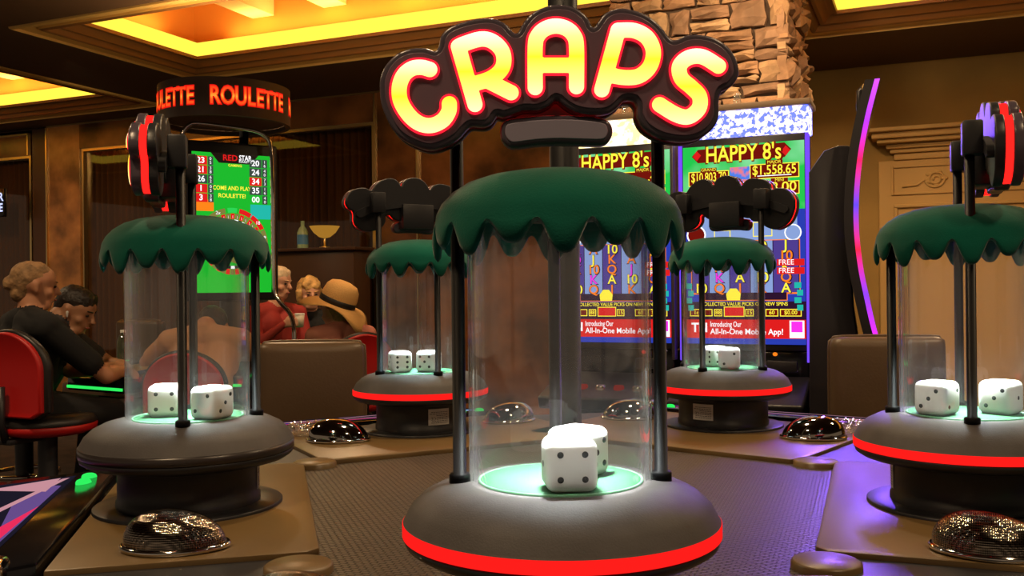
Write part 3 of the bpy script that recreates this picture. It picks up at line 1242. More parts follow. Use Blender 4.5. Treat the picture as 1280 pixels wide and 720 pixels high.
LAB = {
    'front': 'large dice dome in the foreground under the glowing yellow CRAPS sign',
    'left': 'dice dome with an unlit base ring beside the black-shirted player',
    'right': 'dice dome cut by the right picture edge, purple plate under it',
    'rear_left': 'small dice dome behind, next to the brown leather chair and straw hat',
    'rear_right': 'small dice dome in front of the lit slot machine screens',
}
PW = {'front': 3.4, 'left': 2.8, 'right': 3.0, 'rear_left': 2.4, 'rear_right': 1.8}
LC = {'front': (0.93, 1.0, 0.96), 'left': (0.86, 1.0, 0.94), 'right': (0.88, 1.0, 0.94), 'rear_left': (0.72, 1.0, 1.0), 'rear_right': (0.9, 1.0, 0.95)}
for u in UNITS:
    key = u[0]
    m = tag(empty('dice_dome', (u[1], u[2], TZ), R(u[3] + 90)), LAB[key], 'dice machine', 'dice domes of the craps table')
    pd = link('pedestal', PM['pedestal'], None, m)
    link('flange', PM['flange'], None, m)
    stk = link('sticker', PM['sticker'], None, pd)
    stk['label'] = 'white printed rating sticker'
    link('sticker_print', PM['sticker_print'], None, pd)
    link('base_pad', PM['pad'], None, m)
    link('light_ring', off_strip if key == 'left' else PM['strip'], None, m)
    link('base_lip', PM['lip'], None, m)
    d_ = link('green_disc', PM['disc'], None, m)
    link('disc_rim', PM['disc_rim'], None, d_)
    link('acrylic_tube', PM['tube_glass'], None, m)['label'] = 'clear acrylic cylinder'
    link('felt_cap', PM['cap'], None, m)['label'] = 'green felt cap with dripping edge'
    lh = link('lamp_housing', PM['lamp_housing'], None, m)
    link('lamp', PM['lamp'], None, lh)
    for s in (-1, 1):
        po = link('pole', PM['pole'], None, m)
        po.location = (s * 0.1275, 0, FZ - 0.002)
        cl = link('sign_clamp', PM['clamp'], None, m)
        cl.location = (s * 0.1275, 0, box_c[1] + 0.03)
    po = link('pole', PM['pole_third'], None, m)
    po.location = (0, 0.1275, FZ - 0.002)
    sg = link('sign', PM['plaque'], None, m)
    sg['label'] = 'cloud-edged sign reading CRAPS'
    for part in ('panel', 'led_edge', 'back_plaque', 'bar', 'bar_panel', 'bracket', 'bracket_box'):
        link({'panel': 'face_panel', 'led_edge': 'led_edge', 'back_plaque': 'back_plaque', 'bar': 'lower_bar', 'bar_panel': 'bar_panel', 'bracket': 'bracket', 'bracket_box': 'bracket_box'}[part],
             PM[part], None, sg)
    for ch in 'CRAPS':
        me, me2, xc, zc = LM[ch]
        a = link('letter', me, None, sg)
        a.location = (xc, 0, zc)
        a['label'] = 'glowing yellow letter ' + ch
        b_ = link('letter_outline', me2, None, sg)
        b_.location = (xc, 0, zc)
    lt_ = area('tube_lamp', (0, 0, 0.5), 0.055, PW[key], LC[key], spread=52)
    lt_.parent = m

# ------------------------------------------------------------------ dice
DS = 0.062
dm = MB().box(-DS / 2, DS / 2, -DS / 2, DS / 2, -DS / 2, DS / 2).mesh('die')
bevel(dm, 0.0125, 4)
dm.materials.append(M['die'])
pm = MB().lathe([(0.0001, 0.0004), (0.0036, 0.0004), (0.0042, -0.0004)], 16).mesh('pip')
pm.materials.append(M['pip'])
PIP = {1: [(0, 0)], 2: [(-1, -1), (1, 1)], 3: [(-1, -1), (0, 0), (1, 1)], 4: [(-1, -1), (1, 1), (-1, 1), (1, -1)],
       5: [(-1, -1), (1, 1), (-1, 1), (1, -1), (0, 0)], 6: [(-1, -1), (1, 1), (-1, 1), (1, -1), (-1, 0), (1, 0)]}


def die(x, y, rz, faces, label):
    """faces: values on (-y, +x, top, -x, +y)"""
    o = tag(empty('die', (x, y, TZ + FZ + 0.003 + DS / 2 + 0.0002), rz), label, 'die', 'white dice in the domes')
    link('die_body', dm, None, o)
    dirs = [Vector((0, -1, 0)), Vector((1, 0, 0)), Vector((0, 0, 1)), Vector((-1, 0, 0)), Vector((0, 1, 0))]
    for val, d in zip(faces, dirs):
        q = d.to_track_quat('Z', 'Y')
        a = q @ Vector((1, 0, 0))
        b_ = q @ Vector((0, 1, 0))
        for u_, v_ in PIP[val]:
            p = link('pip', pm, None, o)
            p.rotation_euler = q.to_euler()
            p.location = d * (DS / 2) + a * u_ * 0.0145 + b_ * v_ * 0.0145


die(0.066, 1.147, R(5), (4, 6, 2, 1, 3), 'front white die showing four in the large foreground dome')
die(0.083, 1.236, R(48), (5, 3, 1, 4, 2), 'white die half hidden behind the front die in the large foreground dome')
die(-0.674, 1.865, R(12), (4, 2, 6, 5, 3), 'left white die in the dome with the unlit base ring')
die(-0.572, 1.825, R(-22), (2, 3, 6, 1, 5), 'right white die in the dome with the unlit base ring')
die(0.784, 1.776, R(38), (2, 4, 6, 3, 5), 'left white die in the dome at the right picture edge')
die(0.902, 1.776, R(42), (1, 4, 5, 3, 2), 'right white die in the dome at the right picture edge')
die(-0.330, 2.81, R(20), (6, 4, 2, 3, 1), 'left white die in the dome beside the brown leather chair')
die(-0.246, 2.82, R(-20), (5, 4, 2, 6, 1), 'right white die in the dome beside the brown leather chair')
die(0.634, 2.81, R(-14), (2, 3, 6, 4, 5), 'front white die in the dome before the slot machine screens')
die(0.607, 2.895, R(30), (4, 3, 1, 6, 5), 'rear white die in the dome before the slot machine screens')

# ------------------------------------------------------------------ chrome domes and ashtrays
def dome_mesh(hx=0.078, hy=0.058, h=0.056):
    n, m = 48, 12
    vs = []
    fs = []
    for k in range(m + 1):
        t = k / m
        rr = math.cos(t * PI / 2) ** 0.92
        z = h * math.sin(t * PI / 2) ** 0.95
        sh = -0.014 * t
        for i in range(n):
            a = 2 * PI * i / n
            tip = 1 + 0.12 * max(0, math.cos(a)) ** 3
            vs.append((sh + hx * rr * math.cos(a) * tip, hy * rr * math.sin(a), 0.006 + z))
    for k in range(m):
        for i in range(n):
            j = (i + 1) % n
            fs.append((k * n + i, k * n + j, (k + 1) * n + j, (k + 1) * n + i))
    return MB().add(vs, fs, True).mesh('dome')


def rim_mesh(hx=0.078, hy=0.058):
    pts = []
    for i in range(48):
        a = 2 * PI * i / 48
        tip = 1 + 0.12 * max(0, math.cos(a)) ** 3
        pts.append((hx * 1.02 * math.cos(a) * tip, hy * 1.02 * math.sin(a), 0.0052))
    return MB().tube(pts, 0.005, 8, closed=True).mesh('rim')


dmesh = dome_mesh()
dmesh.materials.append(M['dome'])
dmesh2 = dome_mesh()
dmesh2.materials.append(M['dome_plain'])
rmesh = rim_mesh()
rmesh.materials.append(M['chrome'])
domes = [('left', 0.0, 0.325, 'mesh', 'perforated chrome dome on the plate in front of the unlit dice dome', R(75)),
         ('rear_left', -0.08, 0.285, 'plain', 'shiny chrome dome beside the clear ashtray near the brown leather chair', R(150)),
         ('rear_left', 0.0, -0.30, 'plain', 'chrome dome seen through the large tube, left of the mast', R(0)),
         ('rear_right', -0.10, -0.32, 'plain', 'shiny chrome dome beside the ashtray and green buttons at right', R(30)),
         ('rear_right', -0.04, 0.30, 'plain', 'chrome dome seen through the large tube, right of the mast', R(30)),
         ('right', 0.0, -0.345, 'mesh', 'perforated chrome dome at the lower right picture corner', R(-95)),
         ('front', 0.02, -0.33, 'mesh', 'chrome dome cut by the bottom picture edge, left of the large dice dome', R(0))]
UD = {u[0]: u for u in UNITS}
for key, n, t, kind, lab, rz in domes:
    x, y = pod_pt(UD[key], n, t)
    o = tag(empty('chrome_dome', (x, y, TZ), R(UD[key][3] + 90) + rz), lab, 'chrome dome', 'chrome domes on the player plates')
    link('dome_shell', dmesh if kind == 'mesh' else dmesh2, None, o)
    link('rim', rmesh, None, o)


def ashtray(x, y, lab):
    n = 64
    prof = [(0.0001, 0.004), (0.036, 0.004), (0.044, 0.010), (0.047, 0.026), (0.056, 0.030), (0.063, 0.026), (0.064, 0.012), (0.058, 0.001), (0.0001, 0.0)]
    mb = MB()
    vs = []
    fs = []
    m_ = len(prof)
    for i in range(n):
        a = 2 * PI * i / n
        f = 1 + 0.05 * math.cos(16 * a)
        dz = 0.004 * math.cos(16 * a)
        for r, z in prof:
            vs.append((r * (f if r > 0.05 else 1) * math.cos(a), r * (f if r > 0.05 else 1) * math.sin(a), z + (dz if z > 0.02 else 0)))
    for i in range(n):
        j = (i + 1) % n
        for k in range(m_ - 1):
            fs.append((i * m_ + k, j * m_ + k, j * m_ + k + 1, i * m_ + k + 1))
    mb.add(vs, fs, True)
    o = mb.build('glass_ashtray', M['crystal'])
    o.location = (x, y, TZ + 0.0005)
    tag(o, lab, 'ashtray', 'clear glass ashtrays')


ashtray(*pod_pt(UD['rear_left'], 0.075, 0.31), 'clear fluted glass ashtray behind the chrome dome near the leather chair')
ashtray(*pod_pt(UD['rear_right'], 0.055, -0.345), 'clear fluted glass ashtray beside the green console buttons at right')
# ================================================================== slot machines
def px_screen(o_px, w_px, w_m, bot_py, h_px, h_m):
    return lambda px, py: ((px - o_px) / w_px * w_m, (bot_py - py) / h_px * h_m)


SW, SH, SB = 0.56, 0.935, 0.925          # screen width, height, bottom above floor
SCR = px_screen(930, 146, SW, 425, 245, SH)
emi('s_green', (0.03, 0.75, 0.10), 0.9)
emi('s_yellow', (1.0, 0.83, 0.05), 1.2)
emi('s_red', (0.85, 0.015, 0.015), 0.9)
emi('s_darkred', (0.25, 0.01, 0.005), 0.7)
emi('s_orange', (1.0, 0.22, 0.01), 1.1)
emi('s_magenta', (0.9, 0.03, 0.8), 1.1)
emi('s_blue', (0.03, 0.06, 0.55), 0.8)
emi('s_lblue', (0.35, 0.5, 0.95), 0.75)
emi('s_dark', (0.03, 0.008, 0.03), 0.9)
emi('s_white', (1.0, 0.98, 1.0), 1.2)
emi('s_pink', (1.0, 0.3, 0.35), 1.0)
emi('s_teal', (0.02, 0.55, 0.45), 0.9)
emi('s_purple_edge', (0.16, 0.06, 0.85), 1.3)
emi('s_col', (0.10, 0.06, 0.35), 0.8)


def noise_emi(name, c0, c1, scale, s, lo=0.4, hi=0.6):
    m = emi(name, (1, 1, 1), s)
    nt = m.node_tree
    tc = nt.nodes.new('ShaderNodeTexCoord')
    n = nt.nodes.new('ShaderNodeTexNoise')
    n.inputs['Scale'].default_value = scale
    n.inputs['Detail'].default_value = 2
    nt.links.new(tc.outputs['Object'], n.inputs['Vector'])
    cr = nt.nodes.new('ShaderNodeValToRGB')
    cr.color_ramp.elements[0].position = lo
    cr.color_ramp.elements[0].color = (*c0, 1)
    cr.color_ramp.elements[1].position = hi
    cr.color_ramp.elements[1].color = (*c1, 1)
    nt.links.new(n.outputs['Fac'], cr.inputs[0])
    nt.links.new(cr.outputs[0], [x for x in nt.nodes if x.type == 'EMISSION'][0].inputs[0])
    return m


noise_emi('s_greenbg', (0.02, 0.62, 0.08), (0.45, 0.95, 0.6), 5.5, 0.95, 0.45, 0.75)
noise_emi('s_topper_warm', (1.0, 0.75, 0.25), (1.0, 0.95, 0.8), 25, 2.2)
noise_emi('s_topper_blue', (0.12, 0.16, 0.95), (1.0, 0.85, 1.0), 45, 2.0, 0.46, 0.54)
noise_emi('s_char', (0.1, 0.25, 0.95), (0.95, 0.25, 0.3), 22, 0.9, 0.45, 0.55)
mat('cabinet', (0.02, 0.018, 0.022), 0.35)
mat('shelf_top', (0.30, 0.2, 0.12), 0.6)


class Screen:
    """collects flat print by colour on an upright screen plane facing -y"""

    def __init__(s, parent, yf):
        s.p = parent
        s.y = yf
        s.d = {}
        s.n = 0

    def mb(s, m):
        mb = MB()
        s.d.setdefault(m, []).append(mb)
        return mb

    def quad(s, m, x0, x1, z0, z1, lv):
        y = s.y - 0.0006 * lv
        s.mb(m).add([(x0, y, z0), (x1, y, z0), (x1, y, z1), (x0, y, z1)], [(0, 1, 2, 3)])

    def poly(s, m, pts, lv):
        y = s.y - 0.0006 * lv
        s.mb(m).add([(a, y, b) for a, b in pts], [tuple(range(len(pts)))])

    def text(s, m, body, x, z, size, lv, wide=None, off=0.0, rot=0.0, align='CENTER'):
        me = text_mesh(body, 1.0, off, 0, align)
        xs = [v.co.x for v in me.vertices]
        if not xs:
            return
        sx = size if wide is None else wide / (max(xs) - min(xs))
        Mt = Matrix.Translation((x, s.y - 0.0006 * lv, z)) @ Matrix.Rotation(rot, 4, 'Y') @ Matrix.Rotation(PI / 2, 4, 'X') @ Matrix.Diagonal((sx, size, 1, 1))
        s.mb(m).addmesh(me, Mt)

    def done(s):
        for m, lst in s.d.items():
            for mb in lst:
                o_ = mb.build('screen_graphic', M[m], s.p)
                if len(mb.f) > 1:
                    o_.name = 'screen_text'
                    o_['kind'] = 'stuff'


def slot(name, cx, cy, lab, jack, topper, jx, edge):
    o = tag(empty(name, (cx, cy, 0), TH), lab, 'slot machine', 'tall lit slot machines')
    hw = 0.30
    bbox_obj('lower_cabinet', (-hw, hw, -0.05, 0.55, 0, 0.66), M['cabinet'], o, 0.02, 3)
    bbox_obj('belly_panel', (-hw + 0.05, hw - 0.05, -0.062, -0.04, 0.08, 0.58), M['black_gloss'], o, 0.008)
    # button deck
    mb = MB().add([(-hw, -0.32, 0.68), (hw, -0.32, 0.68), (hw, 0.0, 0.78), (-hw, 0.0, 0.78), (-hw, -0.30, 0.62), (hw, -0.30, 0.62), (hw, 0.0, 0.64), (-hw, 0.0, 0.64)],
                  [(0, 1, 2, 3), (7, 6, 5, 4), (0, 4, 5, 1), (1, 5, 6, 2), (2, 6, 7, 3), (3, 7, 4, 0)])
    dk = link('button_deck', bevel(mb.mesh(), 0.012, 3), M['cabinet'], o)
    for k in range(5):
        bx = -0.2 + k * 0.09
        MB().lathe([(0.0001, 0.735), (0.022, 0.733), (0.026, 0.72), (0.026, 0.70)], 16, bx, -0.2).build('deck_button', M['s_darkred' if k % 2 else 'chrome'], dk)
    bbox_obj('neck_panel', (-hw + 0.01, hw - 0.01, 0.0, 0.4, 0.66, SB - 0.03), M['black_gloss'], o, 0.01)
    bbox_obj('bill_slot', (0.10, 0.24, -0.025, 0.0, 0.80, 0.85), M['cabinet'], o, 0.006)
    MB().sphere((0.14, -0.012, SB - 0.045), 0.011, 0.006, 0.009, 12, 8).build('status_light', M['s_orange'] if edge else M['red_led'], o)
    bbox_obj('screen_housing', (-hw + 0.005, hw - 0.005, -0.015, 0.12, SB - 0.03, SB + SH + 0.035), M['cabinet'], o, 0.008)
    for s in (-1, 1):
        m_ = 's_purple_edge' if edge else 'sign_rim'
        bbox_obj('edge_light', (s * (hw - 0.008) - 0.008, s * (hw - 0.008) + 0.008, -0.03, 0.02, SB - 0.08, SB + SH + 0.03), M[m_], o, 0.003)
    bbox_obj('topper', (-hw, hw, -0.02, 0.14, SB + SH + 0.036, SB + SH + 0.16), M[topper], o, 0.006)
    bbox_obj('topper_cap', (-hw - 0.01, hw + 0.01, -0.03, 0.2, SB + SH + 0.161, SB + SH + 0.19), M['shelf_top'], o, 0.005)
    sc = Screen(o, -0.0158)
    zb = SB

    def q(m, px0, py0, px1, py1, lv):
        a, t = SCR(px0, py0)
        b_, d = SCR(px1, py1)
        sc.quad(m, a, b_, zb + d, zb + t, lv)

    def tx(m, body, px, py, size, lv, wide=None, off=0.0, rot=0.0):
        a, t = SCR(px, py)
        sc.text(m, body, a, zb + t, size, lv, wide, off, rot)
    U = SW / 146
    q('s_greenbg', 857, 180, 1003, 290, 1)
    q('s_blue', 857, 262, 1003, 395, 2)
    q('s_lblue', 866, 268, 994, 300, 3)
    # title
    a, t = SCR(876, 192)
    z_ = zb + t
    pts = [(a - 0.03, z_), (a, z_ + 0.032), (a + 0.40, z_ + 0.04), (a + 0.43, z_ + 0.008), (a + 0.40, z_ - 0.028), (a, z_ - 0.032)]
    sc.poly('s_darkred', pts, 4)
    for (xx, ss) in ((a - 0.005, 1), (a + 0.405, 1)):
        sc.poly('s_red', [(xx - 0.02, z_), (xx, z_ + 0.026), (xx + 0.02, z_ + 0.004), (xx, z_ - 0.022)], 5)
    tx('s_darkred', "HAPPY 8's", 931.5, 192.5, 0.115, 6, 0.36, 0.03)
    tx('s_yellow', "HAPPY 8's", 931, 192, 0.108, 7, 0.345, 0.012)
    # jackpot plates
    for (x0, y0, x1, y1, txt, cap_) in ((865, 212, 913, 228, jack[0], 'GRAND'), (940, 207, 996, 223, jack[1], 'MAJOR'), (865, 236, 910, 250, jack[2], 'MINOR'), (952, 229, 996, 243, jack[3], 'MINI')):
        q('s_yellow', x0 - 1, y0 - 1, x1 + 1, y1 + 1, 4)
        q('s_darkred', x0, y0, x1, y1, 5)
        if txt:
            tx('s_yellow', txt, (x0 + x1) / 2 if len(txt) > 4 else x1 - 12, (y0 + y1) / 2 - 1, 0.062, 6, (x1 - x0 - 5) * U if len(txt) > 4 else None, 0.01)
        q('s_darkred', (x0 + x1) / 2 - 10, y0 - 5, (x0 + x1) / 2 + 10, y0, 6)
        tx('s_yellow', cap_, (x0 + x1) / 2, y0 - 2.6, 0.02, 7)
        q('s_white', x0 + 8, y1 - 3, x1 - 8, y1 - 2, 6)
    # character art in the middle and bowl
    q('s_char', 915, 208, 939, 226, 5)
    pts = []
    a, t = SCR(930, 232)
    for k in range(18):
        an = 2 * PI * k / 18
        pts.append((a + 0.075 * math.cos(an), zb + t + 0.035 * math.sin(an)))
    sc.poly('s_orange', pts, 5)
    # bonus bubbles
    for bx, by, rr in ((873, 290, 12), (989, 290, 10)):
        a, t = SCR(bx, by)
        for r_, m_, lv in ((rr * U, 's_white', 5), (rr * U * 0.85, 's_darkred' if bx < 900 else 's_lblue', 6)):
            sc.poly(m_, [(a + r_ * math.cos(2 * PI * k / 20), zb + t + r_ * math.sin(2 * PI * k / 20)) for k in range(20)], lv)
    for x0, y0, x1, y1 in ((895, 285, 915, 296), (942, 276, 965, 294)):
        q('s_yellow', x0, y0, x1, y1, 4)
        q('s_lblue', x0 + 1, y0 + 1, x1 - 1, y1 - 1, 5)
    # reels: stepped window with five columns
    q('s_orange', 866, 298, 997, 364, 4)
    q('s_orange', 882, 298, 982, 372, 4)
    q('s_dark', 867, 299, 996, 362, 5)
    q('s_dark', 883, 299, 981, 371, 5)
    cols = [(868, 888), (889, 913), (914, 938), (939, 965), (966, 995)]
    sym = ['K', 'Q', 'A', 'J', '10']
    cm = ['s_orange', 's_yellow', 's_magenta', 's_orange', 's_pink']
    rr = random.Random(5)
    for ci, (x0, x1) in enumerate(cols):
        q('s_col' if ci % 2 == 0 else 's_lblue', x0, 299, x1, 362, 6)
        for k in range(5):
            s_ = sym[(ci * 2 + k) % 5]
            m_ = cm[rr.randrange(4)]
            tx('s_dark', s_, (x0 + x1) / 2 + 0.4, 305.4 + k * 13, 0.068, 7, None, 0.03)
            tx(m_, s_, (x0 + x1) / 2, 305 + k * 13, 0.062, 8, None, 0.015)
    for k in range(2):
        q('s_red', 970, 322 + k * 10, 1002, 330 + k * 10, 9)
        tx('s_white', 'FREE', 981, 326 + k * 10, 0.034, 10)
    # centre jar and side figures
    a, t = SCR(918, 366)
    sc.poly('s_yellow', [(a - .03, zb + t - .02), (a + .03, zb + t - .02), (a + .034, zb + t + .01), (a + .015, zb + t + .035), (a - .015, zb + t + .035), (a - .034, zb + t + .01)], 9)
    for x0 in (859, 990):
        for k in range(4):
            q('s_teal', x0 + (k % 2) * 3, 350 + k * 9, x0 + 8 + (k % 2) * 2, 357 + k * 9, 7)
    q('s_dark', 857, 373, 1003, 395, 4)
    tx('s_yellow', 'COLLECTED VALUE PICKS ON NEW SPINS', 930, 376, 0.024, 6, 0.40, 0.01)
    for x0, x1, t_ in ((864, 880, '1c'), (882, 892, ''), (894, 904, '88'), (932, 942, '15'), (956, 971, '60'), (973, 998, '$0.00')):
        q('s_yellow', x0, 382, x1, 391, 5)
        q('s_darkred', x0 + 1, 383, x1 - 1, 390, 6)
        if t_:
            tx('s_yellow', t_, (x0 + x1) / 2, 386.5, 0.026, 7, None, 0.01)
    q('s_yellow', 906, 379, 931, 391.5, 5)
    q('s_red', 907, 380, 930, 390.5, 6)
    # banner
    q('s_red', 857, 395, 1003, 418, 5)
    q('s_blue', 857, 418, 1003, 425, 5)
    tx('s_white', 'TN', 876, 405.5, 0.06, 6, 0.075, 0.03)
    tx('s_white', 'Introducing Our', 908, 401, 0.036, 6, 0.145, 0.012)
    tx('s_white', 'All-In-One Mobile App!', 933, 410, 0.038, 6, 0.335, 0.014)
    q('s_white', 984, 396, 1001, 417, 6)
    q('s_magenta', 986, 397, 999, 410, 7)
    sc.done()
    return o


p0 = Vector((1.088, 4.5, 0))
slot('slot_machine', p0.x, p0.y, 'slot machine with blue topper and HAPPY 8\'s screen at the stone column\'s right',
     ('$10,803.70', '$1,558.65', '$317.00', '$8.00'), 's_topper_blue', 0, True)
p1 = p0 - E1 * 0.624
slot('slot_machine', p1.x, p1.y, 'slot machine with warm white topper partly hidden by the large dice dome',
     ('', '.49', '', ''), 's_topper_warm', 0, False)
p2 = p0 - E1 * 1.9
area('bank_uplight', (1.15, 4.72, SB + SH + 0.2), 0.2, 7, WARM, (0.1, 0.2, 1), spread=170)  # added unseen light, brightens the soffit and gold band above the slots
# small glass lamps on the slot bank top
glass('small_lamp_glass', haze=0.05, refl=0.9, base=0.15)
for k, (px, py, lab) in enumerate(((785, 163, 'small clear glass cup on the slot bank below the letter P'), (928, 153, 'small clear glass cup on the slot bank beside the letter S'))):
    Y = 4.62 if k == 0 else 4.47
    p = P(px, py, Y)
    cc = p1 if k == 0 else p0
    o = MB().lathe([(0.0001, 0.0), (0.016, 0.0), (0.019, 0.02), (0.017, 0.05), (0.018, 0.06), (0.016, 0.06), (0.015, 0.05), (0.016, 0.02), (0.0001, 0.004)], 20).build('glass_cup', M['small_lamp_glass'])
    o.location = (p.x, Y + 0.1, SB + SH + 0.1905)
    tag(o, lab, 'glass cup', 'glass cups on the slot bank')

# ---- tall curved slot machine seen from its edge, and the black cabinet behind it
emi_ramp('curve_led', [(0.0, (0.85, 0.02, 0.9)), (0.18, (0.25, 0.05, 0.9)), (0.34, (1.0, 0.02, 0.06)), (0.5, (0.12, 0.06, 0.85)), (0.66, (1.0, 0.02, 0.12)), (0.8, (0.5, 0.04, 0.95)), (1.0, (0.75, 0.1, 1.0))], 2, 0.95, 2.1, 1.3)
cp = smooth_open([(1101, 440), (1091, 405), (1083, 370), (1075, 330), (1070, 285), (1070, 240), (1075, 190), (1084, 142), (1096, 95)], 5)
YC = 3.95
DIRV = Vector((0.345, 0.94, 0)).normalized()
cpt = [P(a, b, YC) for a, b in cp]
cv = tag(empty('curved_slot_machine', (cpt[0].x, YC, 0)), 'tall curved-screen slot machine seen edge-on with glowing purple-red rim', 'slot machine')
org = Vector((cpt[0].x, YC, 0))


def ribbon(off0, off1, d0, d1):
    mb = MB()
    vs = []
    side = Vector((-DIRV.y, DIRV.x, 0))
    for p in cpt:
        for o_, d in ((off0, d0), (off1, d0), (off1, d1), (off0, d1)):
            vs.append(p - org + side * o_ + DIRV * d)
    n = len(cpt)
    fs = []
    for i in range(n - 1):
        for k in range(4):
            k2 = (k + 1) % 4
            fs.append((i * 4 + k, i * 4 + k2, (i + 1) * 4 + k2, (i + 1) * 4 + k))
    fs += [(0, 1, 2, 3), tuple((n - 1) * 4 + k for k in (3, 2, 1, 0))]
    return mb.add(vs, fs)


ribbon(0.008, 0.045, 0.0, 0.62).build('curved_panel', M['cabinet'], cv)
ribbon(-0.012, 0.008, -0.002, 0.012).build('rim_light', M['curve_led'], cv)
gl_ = area('rim_glow', (cpt[20].x - 0.05, YC - 0.05, 1.7), 0.05, 2.6, (0.24, 0.10, 1.0), (-0.24, -1.0, -0.46), 'RECTANGLE', 50, 0.8)  # added violet light on the right plate, standing in for an unseen source
ribbon(-0.004, 0.008, 0.012, 0.60).build('screen', M['black_gloss'], cv)
cb_p = P(1036, 330, YC + 0.12) - org
zt = P(1036, 178, YC + 0.1).z
pts = [(1011, 600), (1011, 212), (1030, 185), (1048, 178), (1062, 178), (1064, 215), (1062, 300), (1066, 380), (1075, 440), (1075, 600)]
loc = [P(a, b, YC + 0.08) - org for a, b in pts]
vs = [tuple(p) for p in loc] + [tuple(p + DIRV * 0.5) for p in loc]
n_ = len(pts)
fs = [tuple(range(n_ - 1, -1, -1)), tuple(range(n_, 2 * n_))] + [(i, (i + 1) % n_, n_ + (i + 1) % n_, n_ + i) for i in range(n_)]
for q in (0, n_ - 1):
    vs[q] = (vs[q][0], vs[q][1], 0.0)
    vs[q + n_] = (vs[q + n_][0], vs[q + n_][1], 0.0)
link('cabinet_body', bevel(MB().add(vs, fs).mesh(), 0.008, 2), M['cabinet'], cv)
br = [P(a, b, YC + 0.06) - org for a, b in ((1082, 104), (1074, 112), (1074, 130), (1077, 150))]
MB().tube(br, 0.014, 8).build('rear_bracket', M['cabinet'], cv)
MB().sphere(P(1081, 107, YC + 0.05) - org, 0.014, 0.014, 0.02, 10, 8).build('bracket_cap', M['mantel'], cv)

# ================================================================== roulette station
RX, RY = -1.75, 6.0
rt = tag(empty('roulette_table', (RX, RY, 0)), 'electronic roulette table with green-lit player stations', 'game table')
MB().lathe([(0.40, 0.0), (0.40, 0.55), (0.55, 0.68), (0.58, 0.70), (0.58, 0.735), (0.54, 0.745), (0.0001, 0.745)], 48, smooth=False).build('table_body', M['black_gloss'], rt)
MB().lathe([(0.581, 0.705), (0.588, 0.71), (0.588, 0.722), (0.581, 0.727)], 48).build('green_led_ring', M['btn_green'], rt)
for k in range(12):
    pass
MB().lathe([(0.30, 0.746), (0.30, 0.78), (0.26, 0.785), (0.22, 0.765), (0.0001, 0.77)], 40).build('wheel', M['dark_wood'], rt)
MB().lathe([(0.0001, 0.775), (0.03, 0.775), (0.02, 0.80), (0.012, 0.83), (0.0001, 0.84)], 20).build('wheel_spindle', M['gold_trim'], rt)
mat('wood_gold', (0.35, 0.2, 0.03), 0.35)
for an, rr in ((205, 0.72), (238, 0.76), (272, 0.56), (80, 0.7), (115, 0.7)):
    a = R(an)
    d = Vector((math.cos(a), math.sin(a), 0))
    t_ = Vector((-d.y, d.x, 0))

    def st(n, t, z):
        return d * n + t_ * t + Vector((0, 0, z))
    vs = [st(0.52, -0.27, 0.67), st(0.52, 0.27, 0.67), st(rr + 0.2, 0.25, 0.66), st(rr + 0.2, -0.25, 0.66),
          st(0.52, -0.27, 0.80), st(0.52, 0.27, 0.80), st(rr + 0.2, 0.25, 0.735), st(rr + 0.2, -0.25, 0.735)]
    me = bevel(MB().add(vs, [(0, 3, 2, 1), (4, 5, 6, 7), (0, 1, 5, 4), (1, 2, 6, 5), (2, 3, 7, 6), (3, 0, 4, 7)]).mesh(), 0.012, 2)
    s_ = link('player_station', me, M['black_gloss'], rt)
    e = rr + 0.202
    vs = [st(e, -0.24, 0.675), st(e, 0.24, 0.675), st(e, 0.24, 0.69), st(e, -0.24, 0.69)]
    MB().add([v for v in vs] + [v + d * 0.006 for v in vs], [(0, 1, 2, 3), (7, 6, 5, 4), (0, 4, 5, 1), (1, 5, 6, 2), (2, 6, 7, 3), (3, 7, 4, 0)]).build('station_led', M['btn_green'], s_)

    def top(n, t, l):
        f = (n - 0.52) / (rr + 0.2 - 0.52)
        return st(n, t, 0.80 - 0.065 * f + l)
    MB().add([top(0.57, -0.2, 0.001), top(0.57, 0.2, 0.001), top(rr + 0.1, 0.2, 0.001), top(rr + 0.1, -0.2, 0.001)], [(0, 1, 2, 3)]).build('station_screen', M['scr_dark'], s_)
    MB().add([top(0.60, -0.12, 0.002), top(0.60, 0.18, 0.002), top(rr + 0.06, 0.1, 0.002), top(rr + 0.06, -0.02, 0.002)], [(0, 1, 2, 3)]).build('station_graphic', M['btn_green'] if an > 200 and an < 210 else M['wood_gold'], s_)
    for k in range(4):
        pp = top(rr + 0.15, -0.15 + k * 0.1, 0.0)
        MB().lathe([(0.0001, 0.012), (0.012, 0.011), (0.016, 0.004), (0.016, -0.004)], 12, 0, 0).build('station_button', M['chrome' if k % 2 else 'btn_green'], s_).location = pp
# green light bar at the rear right station
lb = bbox_obj('light_bar', (0.05, 0.3, -0.02, 0.02, 0.85, 0.87), M['btn_green'], rt, 0.005)
lb.location = P(346, 424, 6.1) - Vector((RX, RY, 0)) - Vector((0.05, 0, 0.86))
for sx_ in (0.07, 0.28):
    q = bbox_obj('bar_post', (sx_ - 0.01, sx_ + 0.01, -0.01, 0.01, 0.70, 0.851), M['black_gloss'], rt, 0.003)
    q.location = lb.location

